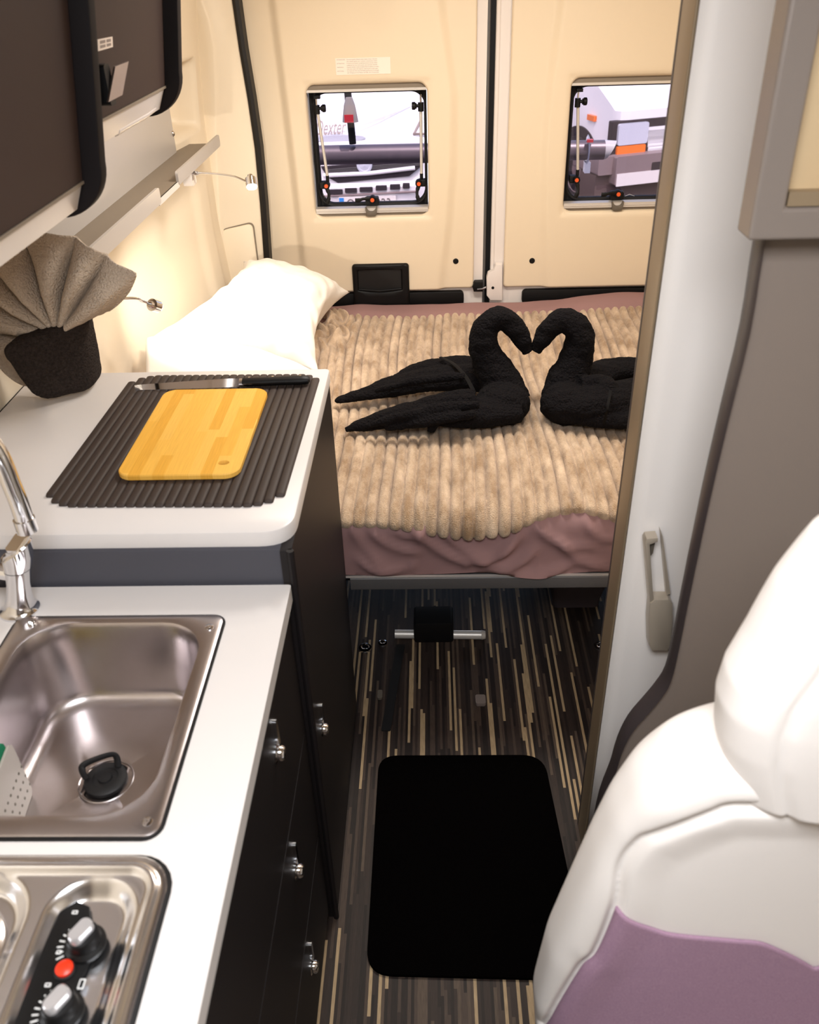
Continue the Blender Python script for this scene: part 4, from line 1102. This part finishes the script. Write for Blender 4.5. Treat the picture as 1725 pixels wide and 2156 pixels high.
g2 = [b2_+Vector((.015, 0, 0)), hy(272, 628, 2.04), hy(300, 634, 2.08), hy(318, 641, 2.105)]
d2v = (hy(352, 652, 2.16)-hy(318, 641, 2.105)).normalized()
reading_lamp('chrome gooseneck reading lamp whose head sticks out beside the towel fan', b2_, g2, h2, d2v, (-.62, 2.75, .80), 7)

# ============================================================ RIGHT SIDE : washroom wall, taupe partition, frame
wsh = thing('washroom_wall', 'white gloss washroom front with champagne aluminium end post', 'wall unit', (.7, 1.24, 0))
# post : side strip facing the aisle
MB().prism(rrect(.3305, .3345, 1.238, 1.306, .0015, 3), 0, 1.99, 'z').build('end_post', M['post'], wsh)
MB().box(.3300, .334, 1.306, 1.312, 0, 1.99).build('post_edge', M['taupeedge'], wsh, False)
MB().box(.341, XR-.002, 1.262, 1.31, 0, 1.99).build('rear_panel', M['white_door'], wsh, False)
def wd_(u, v):
    x = .3365+(.775)*u; z = .02+1.97*v
    y = 1.243-.02*math.sin(min(1, (x-.35)/.35)*PI)*.5-.02*(x-.35)
    return Vector((x, y, z))
wdm = MB().grid(30, 8, wd_).build('sliding_door', M['white_door'], wsh, fix=False)
md = wdm.modifiers.new('t', 'SOLIDIFY'); md.thickness = .012; md.offset = 0
# handle on the white door
yh = 1.215
def W_(u, v, y=yh): p = hy(u, v, y); return (p.x, p.z)
pad = [W_(1366, 1262), W_(1376, 1254), W_(1405, 1254), W_(1414, 1264), W_(1415, 1300), W_(1410, 1350), W_(1404, 1363), W_(1370, 1363), W_(1364, 1350), W_(1363, 1300)]
dh = MB().prism(pad, yh-.012, yh+.012, 'y', bev=.004).build('door_handle', M['handle'], wsh)
arm = [W_(1366, 1262), W_(1356, 1135), W_(1360, 1128), W_(1383, 1126), W_(1383, 1134), W_(1366, 1140), W_(1374, 1256)]
MB().prism(arm, yh-.010, yh+.012, 'y', bev=.001).build('handle_arm', M['handle'], dh)
MB().prism([W_(1366, 1140), W_(1382, 1134), W_(1376, 1166), W_(1371, 1172)], yh+.002, yh+.012, 'y').build('handle_hook', M['greyp'], dh)
MB().prism([W_(1392, 1118), W_(1396, 1130), W_(1412, 1250), W_(1404, 1254)], yh, yh+.014, 'y').build('handle_shadow', M['handle'], dh)  # shadow line beside the stem, built as a sliver in handle colour
# taupe partition in front, its lower edge sweeping toward the aisle
YT = 1.0
tpx = [(1640, 350), (1605, 521), (1576, 698), (1534, 870), (1492, 1050), (1449, 1255), (1428, 1360), (1411, 1430), (1390, 1465), (1365, 1495), (1331, 1535), (1308, 1580), (1293, 1630), (1270, 1690), (1255, 1760)]
edge = [hy(u, v, YT) for u, v in tpx]
edge = [(p.x, p.z) for p in edge]
poly = edge+[(edge[-1][0], .0), (XR-.005, .0), (XR-.005, edge[0][1])]
tp = tag(MB().prism(poly, YT, YT+.03, 'y').build('partition', M['taupe'], sharp=30), 'taupe grey partition panel behind the white seat', 'partition')
ed = MB(); ed.tube([(x, YT+.013, z) for x, z in spline([(Vector((a, b))) for a, b in edge], 3)], [(.020, .0035)]*((len(edge)-1)*3+1), 8, up=(0, 1, 0))
ed.build('edge_band', M['taupeedge'], tp)
# framed unit hanging at the upper right
YQ = .955
def Q_(u, v, y=YQ): p = hy(u, v, y); return (p.x, p.z)
x0f, z0f = Q_(1579, 508); x1f, z1f = Q_(1672, 0)
fo_ = [Q_(1576, 508), (Q_(1576, 508)[0]+.45, Q_(1576, 508)[1]), (Q_(1576, 508)[0]+.45, 1.95), (Q_(1668, 0)[0]-.004, 1.95)]
ff = thing('framed_blind', 'grey framed beige blind unit mounted above the taupe partition', 'blind', (.6, YQ, 1.45))
fi = inset(fo_, .034)
def ringprism(outer, inner, y0, y1, name, m, par):
    n = len(outer); ls = []
    vs = [(a, y0, b) for a, b in outer]+[(a, y0, b) for a, b in inner]+[(a, y1, b) for a, b in outer]+[(a, y1, b) for a, b in inner]
    fs = []
    for i in range(n):
        j = (i+1) % n
        fs += [(i, j, n+j, n+i), (2*n+i, 3*n+i, 3*n+j, 2*n+j), (i, 2*n+i, 2*n+j, j), (n+i, n+j, 3*n+j, 3*n+i)]
    o = MB().add(vs, fs).build(name, m, par, smooth=False)
    b = o.modifiers.new('b', 'BEVEL'); b.width = .004; b.segments = 3
    return o
ringprism(fo_, fi, YQ, YT-.001, 'frame', M['greyframe'], ff)
MB().prism(inset(fo_, .03), YQ+.018, YQ+.024, 'y').build('blind', M['mirror'], ff, False)
MB().box(fi[0][0]+.002, fi[1][0], YQ+.004, YQ+.02, fi[0][1]+.001, fi[0][1]+.016).build('blind_rail', M['post'], ff, False)

# ============================================================ SEAT
seat = thing('seat', 'white leatherette van seat with mauve fabric insert in the lower right', 'seat', (.42, .62, 0))
xc = .425; Y0 = .60
WL = [(.42, .29), (.48, .294), (.61, .304), (.72, .292), (.82, .270), (.90, .252), (.96, .236), (1.01, .215), (1.05, .185), (1.075, .155), (1.09, .12), (1.098, .06), (1.10, .0)]
seam = [(.42, .150), (.5, .165), (.598, .188), (.64, .205), (.735, .221), (.80, .224), (.85, .240), (.873, .258), (.90, .285), (.92, .31), (.934, .338), (.94, .425)]
KS = .885
seam = [(H-(H-z)*KS, x*KS) for z, x in seam]
purp = [(.2, .735), (.221, .735), (.25, .716), (.283, .704), (.34, .703), (.402, .699), (.45, .668), (.491, .634), (.55, .62), (.66, .735)]
purp = [(x*KS, H-(H-z)*KS) for x, z in purp]
ZJ = H-(H-.936)*KS; XJ = .338*KS
def smooth_tab(tab, n=400, k=14):
    a, b = tab[0][0], tab[-1][0]; xs_ = np.linspace(a, b, n); v_ = np.interp(xs_, [t[0] for t in tab], [t[1] for t in tab])
    vp = np.concatenate([2*v_[0]-v_[k:0:-1], v_, 2*v_[-1]-v_[-2:-k-2:-1]]); ker = np.hanning(2*k+1); ker /= ker.sum()
    return xs_, np.convolve(vp, ker, 'valid')
def tabf(tb): 
    xs_, v_ = tb; return lambda x: float(np.interp(x, xs_, v_))
wlf = tabf(smooth_tab([(z, w_) for z, w_ in WL[:-3]]+[(1.10, .10)]))
pf = tabf(smooth_tab(purp, 400, 20))
SP = np.array([tuple(p) for p in spline([Vector((z, x)) for z, x in seam], 10)])   # z, x
SP[:, 1] = np.minimum(SP[:, 1], xc)
t_ = np.concatenate([[0], np.cumsum(np.hypot(np.diff(SP[:, 0]), np.diff(SP[:, 1])))]); tt_ = np.linspace(0, t_[-1], 1500)
SP = np.stack([np.interp(tt_, t_, SP[:, 0]), np.interp(tt_, t_, SP[:, 1])], 1)
def seamd(xm, z):
    d = float(np.min(np.hypot(SP[:, 1]-xm, SP[:, 0]-z)))
    ins_ = z < ZJ+.01 and xm > float(np.interp(z, SP[:, 0], SP[:, 1])) 
    return d if ins_ else -d
def seat_w(z): return wlf(z)*(1 if z < 1.04 else math.sqrt(max(0, 1-((z-1.04)/.0605)**2)))
def seat_surf(z, ph):
    w_ = seat_w(z); c, s_ = math.cos(ph), math.sin(ph)
    x = xc-w_*c
    dep = .075*(1 if z < .99 else math.sqrt(max(0, 1-((z-.99)/.1105)**2)))
    y = Y0+.05*(z-.6)-dep*math.copysign(max(0, 1-abs(c)**3.23)**(1/2.67), s_)
    if s_ > 0:
        xm = x if x < xc else 2*xc-x
        d = seamd(xm, z)
        y += .009*ga(d, .0065)+.008*ss(0, .05, d)
        y -= .008*ga(d+.03, .022)*(1 if d < 0 else ga(.03, .022))
    return Vector((x, y, z))
def seat_xz(x, z):
    c = math.copysign(min(1, abs(xc-x)/max(1e-4, seat_w(z))), xc-x)
    return seat_surf(z, math.acos(max(-1, min(1, c))))
nz, nph = 230, 340
zs_ = [.42+(1.1-.42)*(1-(1-k/(nz-1))**1.35) for k in range(nz)]
MB().loops([[seat_surf(z, 2*PI*k/nph) for k in range(nph)] for z in zs_]).build('backrest', M['leather'], seat, sharp=80)
def insf(u, v):
    t = v
    # between the seams of both sides, from the cushion to the curved top line
    z0 = .43
    xa_ = .2*KS
    x = xc+(u*2-1)*(xc-xa_)
    xm = x if x < xc else 2*xc-x
    z = z0+(pf(xm)-.001*0-z0)*t
    xl_ = float(np.interp(z, SP[:, 0], SP[:, 1]))+.002
    k_ = (xm-xa_)/(xc-xa_); xm2 = xl_+(xc-xl_)*k_
    z = z0+(pf(xm2)-z0)*t
    x = xm2 if x < xc else 2*xc-xm2
    return seat_xz(x, z)+Vector((0, -.0022, 0))
ins = MB().grid(120, 70, insf).build('fabric_insert', M['purple'], seat, sharp=80, fix=False)
ins['label'] = 'mauve fabric insert'
md = ins.modifiers.new('t', 'SOLIDIFY'); md.thickness = .003; md.offset = 0
# head-rest
HW = [(1.010, .100), (1.018, .118), (1.03, .128), (1.06, .138), (1.09, .146), (1.13, .150), (1.16, .146), (1.20, .131), (1.255, .114), (1.307, .092), (1.34, .066), (1.36, .034), (1.364, .0)]
def hr(z, ph):
    w_ = interp(z, HW); c, s_ = math.cos(ph), math.sin(ph)
    x = xc-w_*math.copysign(abs(c)**.7, c); t = (z-1.01)/(1.364-1.01)
    dep = .066*min(1, (max(0, t)/.05))**.5*(1 if t < .55 else math.sqrt(max(0, 1-((t-.55)/.451)**2))); y0 = Y0-.024+.06*(z-.6)+.006*ss(1.1, 1.25, z)
    y = y0-dep*math.copysign(abs(s_)**.8, s_)
    if s_ > 0:
        sx = abs(x-xc); sd = sx-(w_-.045)
        y += .005*ga(sd, .005)*ss(.99, 1.03, z)
    return Vector((x, y, z))
zs_ = [1.01+(1.364-1.01)*k/99 for k in range(100)]
MB().loops([[hr(z, 2*PI*k/120) for k in range(120)] for z in zs_]).build('head_rest', M['leather'], seat, sharp=80)
# cushion and plinth below
def cush(x0, x1, y0, y1, z0, z1, r): 
    ls = []
    for z, k in [(z0, .02), (z0+.02, 0), (z1-.05, 0), (z1-.02, .012), (z1-.004, .035), (z1, .08)]:
        ls.append([(a, b, z) for a, b in inset(rrect(x0, x1, y0, y1, r), k)])
    return MB().loops(ls)
cush(.14, .71, .12, .62, .34, .47, .09).build('seat_cushion', M['leather'], seat)
MB().box(.18, .67, .18, .68, 0, .345).build('seat_base', M['taupe'], seat, False)

# ============================================================ FLOOR MAT and things under the bed
fmq = [hz(u, v, .006) for u, v in [(783, 2046), (1205, 2046), (1142, 1580), (798, 1586)]]
fp_ = rquad([(-.152, .945), (.302, .935), (.272, 1.512), (-.152, 1.512)], [.055, .06, .06, .05], 8)
tag(MB().prism(fp_, .0085, .0005, 'z', bev=.002).build('floor_mat', M['floormat'], loc=(.06, 1.23, 0)), 'black rounded doormat lying in the aisle', 'mat')
tb_ = thing('folding_table_leg', 'silver tube leg lying on the floor deep under the bed', 'table leg', (.0, 1.99, 0))
a = hz(832, 1335, .014); b = hz(1014, 1337, .014)
MB().tube([a, b], .0135, 16).build('tube', M['alu'], tb_)
MB().tube([b, b+Vector((.012, 0, 0))], [.015, .012], 16).build('end_cap', M['caddy'], tb_)
c0 = hz(872, 1335, .02).x; c1_ = hz(955, 1336, .02).x
MB().prism(rrect(c0, c1_, 0, .075, .01), 1.95, 2.03, 'y', bev=.003).build('clamp', M['blackp'], tb_)
c0 = hz(838, 1335, .02).x
tag(MB().prism(rquad([(c0-.035, 1.60), (c0-.01, 1.60), (c0+.022, 1.94), (c0-.004, 1.94)], .004), .0005, .004, 'z').build('black_strap', M['strap']), 'black strap lying on the floor under the bed', 'strap')
for i, ((u, v), lb) in enumerate([((769, 1362), 'chrome lashing eye on the floor at the left under the bed'), ((806, 1352), 'small chrome lashing eye beside the silver tube, second from the left'), ((1265, 1358), 'chrome lashing eye on the floor at the right by the washroom post')]):
    p = hz(u, v, .006); t = thing('lashing_eye', lb, 'lashing eye', (p.x, p.y, 0), 'lashing eyes on the floor')
    sc = 1 if i != 1 else .7
    MB().lathe([(.020*sc, 0), (.019*sc, .004), (.010*sc, .006), (0, .006)], (p.x, p.y, 0.0002), 24).build('plate', M['chrome'], t)
    MB().tube([(p.x+.011*sc*math.cos(a_), p.y, .006+.012*sc*math.sin(a_)) for a_ in [PI*k/10 for k in range(11)]], .0025*sc, 8).build('ring', M['chrome'], t)
p = hz(1012, 1472, .012)
MB_ = MB(); MB_.prism(rrect(p.x-.014, p.x+.014, p.y-.018, p.y+.016, .006), .0005, .014, 'z', bev=.003)
tag(MB_.build('plastic_stopper', M['tag']), 'pale square stopper on the floor below the bed centre', 'stopper', 'small stoppers on the floor')
p = hz(801, 1462, .012)
MB_ = MB(); MB_.prism(rrect(p.x-.008, p.x+.006, p.y-.016, p.y+.016, .005), .0045, .014, 'z', bev=.003)
tag(MB_.build('plastic_stopper', M['greyp']), 'thin dim stopper on the black strap under the bed', 'stopper', 'small stoppers on the floor')
a = hz(1163, 1280, 0); b = hz(1262, 1276, 0)
bxm = MB(); ls = []
for z, k in ((0.0005, .0), (.02, 0), (.16, -.035), (.3, -.05)):
    ls.append([(x, y, z) for x, y in inset(rrect(a.x, b.x, a.y, a.y+.35, .02), k)])
bxm.loops(ls)
tag(bxm.build('storage_bag', mat('grey_bag_fabric', (62, 54, 58), .9)), 'dark grey bag under the bed at the right', 'bag')

# ============================================================ OUTSIDE
GZ = -.55
gr = MB(); gr.box(-40, 40, 3.6, 60, GZ-.1, GZ)
tag(gr.build('ground', M['asphalt'], smooth=False), 'grey asphalt car park behind the van', 'ground', kind='structure')
# tube carrier behind the doors
cr = thing('rear_carrier', 'grey horizontal carrier tube with upright fixed outside behind the rear doors', 'carrier', (.1, 4.0, 1.0))
a = hy(640, 327, 4.0); b = hy(1272, 316, 4.0)
MB().tube([(-.62, 4.0, 1.003), (b.x, 4.0, .996)], .040, 28).build('cross_tube', M['tube'], cr)
MB().loops([[(b.x, 4.0+.040*math.cos(2*PI*k/20), .996+.040*math.sin(2*PI*k/20)) for k in range(20)], [(b.x+.03+.02*math.sin(2*PI*k/20), 4.0+.036*math.cos(2*PI*k/20), .996+.036*math.sin(2*PI*k/20)) for k in range(20)]]).build('tube_end', M['whitegloss'], cr)
p0 = hy(728, 150, 3.97); p1 = hy(743, 303, 3.97)
MB().tube([p0+Vector((-.01, 0, .25)), p0, p1], .0155, 14).build('upright', M['blackp'], cr)
p = hy(737, 238, 3.945)
MB().tube([p+Vector((0, 0, .06)), p+Vector((0, 0, .03)), p+Vector((0, 0, -.02)), p+Vector((0, 0, -.035))], [(.012, .014), (.018, .024), (.024, .032), (.024, .034)], 16, up=(0, 1, 0)).build('clamp_cover', M['caddy'], cr)
MB().box(p.x-.022, p.x+.016, p.y-.032, p.y-.026, p.z-.032, p.z-.002).build('red_clip', M['redlens'], cr, False)
p = hy(1237, 316, 4.0)
st_ = MB().tube([(p.x, 4.0+.047*math.cos(a_), .997+.047*math.sin(a_)) for a_ in [2*PI*k/32 for k in range(32)]], [(.003, .015)]*32, 8, up=None, closed=True).build('strap', M['headlamp'], cr)
MB().box(p.x-.012, p.x+.012, 3.955, 4.0, .94-.03, .953).build('strap_tail', M['headlamp'], cr, False)
MB().box(p.x-.013, p.x+.013, 3.945, 3.965, 1.037, 1.048).build('strap_tag', M['redlens'], cr, False)

# motorhome opposite the left window
YM = 8.0
def m8(u, v, y=YM): return hy(u, v, y)
mh = thing('motorhome', 'white motorhome front seen through the left rear window', 'motorhome', (-.6, 9, GZ))
prof = [(8.10, GZ+.25), (8.0, GZ+.3), (7.98, -.02), (8.03, .02), (8.05, .33), (8.12, .40), (8.35, .47), (8.9, .60), (9.15, .70), (9.9, 1.5), (10.3, 1.62), (10.3, GZ+.25)]
NX = 24; ls = []
for i in range(NX+1):
    x = -1.62+2.05*i/NX; e_ = abs(i/NX*2-1); bk = .28*e_**4
    ls.append([(x, y+bk*(1 if y < 9.5 else .3), z) for y, z in prof])
MB().loops(ls).build('bonnet_and_cab', M['carwhite'], mh, sharp=35)
# windscreen and wiper
MB().loops([[(x, 9.17, .735), (x, 9.86, 1.47), (x, 9.84, 1.49), (x, 9.15, .755)] for x in (-1.35, .16)]).build('windscreen', M['cardark'], mh, False)
MB().tube([(-1.1, 9.08, .73), (-.5, 9.06, .735), (.1, 9.03, .74)], .012, 8).build('wiper', M['rail'], mh)
MB().box(-1.4, .2, 9.0, 9.12, .66, .70).build('cowl', M['headlamp'], mh, False)
MB().box(-2.3, .45, 9.95, 14, GZ+.45, 2.4).build('living_box', M['carwhite'], mh, False)
# grille
yg = 7.975
def gp_(u, v, y=yg): p = hy(u, v, y); return (p.x, p.z)
gy = 8.035
gq = [gp_(676, 350, gy), gp_(890, 334, gy), gp_(884, 352, gy), gp_(862, 370, gy), gp_(712, 384, gy), gp_(690, 372, gy)]
gl = MB().prism(gq[::-1], gy-.02, gy+.06, 'y').build('grille', M['cardark'], mh, False)
for k in range(3):
    a_ = gp_(686, 357+k*3, gy); b_ = gp_(884, 340+k*3, gy)
    MB().tube([(a_[0], gy-.024, a_[1]), (b_[0], gy-.024, b_[1])], .004, 6).build('grille_bar', M['rail'], gl)
a_ = gp_(682, 368, gy); b_ = gp_(874, 352, gy)
MB().tube([(a_[0], gy-.03, a_[1]), ((a_[0]+b_[0])/2, gy-.035, (a_[1]+b_[1])/2-.012), (b_[0], gy-.03, b_[1])], .018, 10).build('grille_bar', M['carwhite'], gl)
p = gp_(768, 346, gy); MB().lathe([(.07, 0), (.066, -.012), (.05, -.014), (.046, -.008), (0, -.016)], (p[0], gy-.03, p[1]), 32, 'y').build('round_emblem', M['headlamp'], mh)
# lower openings
yb_ = 7.965
for (ua, ub, va) in ((690, 722, 401), (726, 752, 398), (757, 785, 396), (791, 815, 393), (821, 843, 391), (848, 863, 389)):
    A1 = gp_(ua, va, yb_); B1 = gp_(ub, va+8, yb_); MB().prism(rrect(A1[0], B1[0], B1[1], A1[1]+.005, .006, 3), yb_, yb_+.05, 'y').build('bumper_opening', M['cardark'], mh)
a_ = gp_(690, 414, yb_); b_ = gp_(870, 404, yb_)
MB().tube([(a_[0]-.1, yb_+.01, a_[1]), (b_[0]+.05, yb_+.01, b_[1])], .010, 8).build('bumper_line', M['cargrey'], mh)
# oval bonnet recess
p = hy(718, 299, 8.2); MB().prism([(p.x+.23*math.cos(2*PI*k/30), .375+.028*math.sin(2*PI*k/30)) for k in range(30)], 8.07, 8.14, 'y').build('head_lamp', M['headlamp'], mh)
# plate
A1 = gp_(713, 420, yb_); B1 = gp_(834, 410, yb_); zc_ = .5*(gp_(713, 430, yb_)[1]+gp_(834, 422, yb_)[1])
plt = MB().prism(rrect(A1[0], B1[0], zc_-.062, zc_+.052, .008, 3), yb_-.012, yb_+.02, 'y').build('number_plate', M['whitegloss'], mh)
MB().box(A1[0]+.006, A1[0]+.05, yb_-.0135, yb_-.011, zc_-.056, zc_+.046).build('plate_band', M['blue'], plt, False)
tx = text_mesh('OL', .115, M['inkdark'], 'plate_text', plt, Matrix.Translation((A1[0]+.07, yb_-.0125, zc_-.045)) @ Matrix.Rotation(PI/2, 4, 'X') @ Matrix.Scale(.8, 4, (1, 0, 0)), .001)
tx = text_mesh('223', .115, M['inkdark'], 'plate_text', plt, Matrix.Translation((A1[0]+.335, yb_-.0125, zc_-.045)) @ Matrix.Rotation(PI/2, 4, 'X') @ Matrix.Scale(.8, 4, (1, 0, 0)), .001)
# side lettering of the bonnet and grey swoosh (on the sloping bonnet)
def bonnet_pt(u, v, off=.006):
    best = None
    for k in range(200):
        t = k/199; y = 8.05+t*1.1; z = interp(y, [(8.05, .33), (8.12, .40), (8.35, .47), (8.9, .60), (9.15, .70)])
        q = hy(u, v, y); d = abs(q.z-z)
        if best is None or d < best[0]: best = (d, Vector((q.x, y-off, z+off)))
    return best[1]
pa = bonnet_pt(664, 289); pb_ = bonnet_pt(722, 285); sl = math.atan2(.13, .55)
wdt = (pb_-pa).length
text_mesh('Dexter', .2, M['ink'], 'bonnet_text', mh, Matrix.Translation(pa+Vector((0, -.01, .012))) @ Matrix.Rotation(math.atan2(pb_.z-pa.z, pb_.x-pa.x), 4, 'Y').inverted() @ Matrix.Rotation(math.radians(50), 4, 'X') @ Matrix.Scale(wdt/.54, 4, (1, 0, 0)), .002, .35)
q = [bonnet_pt(u, v) for u, v in ((742, 270), (868, 224), (806, 256), (742, 285))]
MB().add(q+[p-Vector((0, -.01, .01)) for p in q], [(0, 1, 2, 3), (7, 6, 5, 4), (0, 4, 5, 1), (1, 5, 6, 2), (2, 6, 7, 3), (3, 7, 4, 0)]).build('grey_stripe', M['headlamp'], mh, False)
q = [bonnet_pt(u, v) for u, v in ((872, 284), (887, 254), (898, 252), (898, 283))]
MB().tube([q[1], q[0], q[3]], .012, 6).build('triangle_mark', M['ink'], mh)

# old van opposite the right window
ov = thing('old_van', 'older white van with square headlamp seen through the right rear window', 'van', (1.77, 8.8, GZ))
RZ = Matrix.Translation((1.775, 8.8, 0)) @ Matrix.Rotation(math.radians(20), 4, 'Z')
def V(x, y, z): return RZ @ Vector((x, y, z))
def vloops(lsl, name, m, par=None, **k):
    return MB().loops([[V(*p) for p in l] for l in lsl]).build(name, m, par or ov, **k)
prof = [(0.0, -.38), (-.03, -.30), (0, -.02), (0, .42), (.10, .47), (.75, .78), (1.5, 1.75), (2.6, 1.9), (2.6, -.38)]
vloops([[(x, y+bk, z) for y, z in prof] for x, bk in ((0, .08), (.03, .02), (.10, 0), (1.6, 0), (1.75, .08))], 'body', M['carwhite'], sharp=30)
def vbox(x0, x1, y0, y1, z0, z1, name, m, par=None, r=0):
    return MB().box(x0, x1, y0, y1, z0, z1, RZ).build(name, m, par or ov, False)
def vpt(u, v, yl=0):
    # ray of the photo met with the local plane y = yl of the old van
    inv = RZ.inverted(); o = inv @ Vector((0, 0, H)); d = inv.to_3x3() @ ray(u, v); t = (yl-o.y)/d.y; return o+d*t
def vrect(u0, v0, u1, v1, y0, y1, name, m, par=None, rr=.01):
    a = vpt(u0, v0, y0); b = vpt(u1, v1, y0)
    ls = [[V(x, y, z) for x, z in rrect(min(a.x, b.x), max(a.x, b.x), min(a.z, b.z), max(a.z, b.z), rr, 4)] for y in (y0, y1)]
    return MB().loops(ls).build(name, m, par or ov)
gf = vrect(1292, 257, 1500, 332, -.03, .05, 'grille_surround', M['cardark'])
vrect(1305, 262, 1363, 301, -.06, 0, 'head_lamp', M['headlamp'], rr=.02)
vrect(1301, 309, 1358, 325, -.06, 0, 'indicator', M['amber'], rr=.015)
for k in range(9):
    if k in (5,): continue
    vrect(1366, 268+k*6.6, 1500, 269.7+k*6.6, -.04, -.028, 'grille_slat', M['carwhite'], gf, .003)
vrect(1300, 331, 1500, 368, -.16, .02, 'bumper', M['cargrey'], rr=.02)
vrect(1374, 342, 1500, 350, -.165, -.1, 'bumper_slot', M['cardark'], rr=.01)
vrect(1262, 333, 1302, 366, -.1, .4, 'bumper_corner', M['cargrey'], rr=.02)
vrect(1255, 368, 1500, 420, -.05, .25, 'lower_apron', M['apron'], rr=.03)
vrect(1300, 367, 1500, 370, -.166, -.158, 'bumper_line', M['whitegloss'], rr=.003)
vbox(0.1, 1.6, .3, 2.5, -.54, -.36, 'underbody', M['tyre'])
# side : wheel, arch, amber marker
wc = Vector((-.015, .75, -.215))
inv = RZ.inverted(); 
def side_pt(u, v, xl=-.012):
    o = inv @ Vector((0, 0, H)); d = inv.to_3x3() @ ray(u, v); t = (xl-o.x)/d.x; return o+d*t
wc = side_pt(1214, 380)
wc.z = GZ+.33
ls = []
for x, r in ((.16, .30), (.0, .325), (-.03, .33), (-.04, .30), (-.03, .22), (-.01, .21), (-.012, .1), (-.03, .08), (-.03, .01)):
    ls.append([V(x, wc.y+r*math.cos(2*PI*k/36), wc.z+r*math.sin(2*PI*k/36)) for k in range(36)])
whl = MB().loops(ls[:5], True, False).build('wheel', M['tyre'], ov)
MB().loops(ls[4:], False, True).build('wheel_rim', M['cargrey'], whl)
ls = []
for x in (.0, -.02):
    ls.append([V(x, wc.y+.42*math.cos(PI*k/24), wc.z+.02+.40*math.sin(PI*k/24)) for k in range(25)]+[V(x, wc.y-.42, GZ+.1), V(x, wc.y+.42, GZ+.1)])
MB().loops(ls).build('wheel_arch', M['cardark'], ov)
p = side_pt(1247, 248)
MB().box(-.03, .0, p.y-.07, p.y+.07, p.z-.025, p.z+.025, RZ).build('side_marker', M['amber'], ov, False)
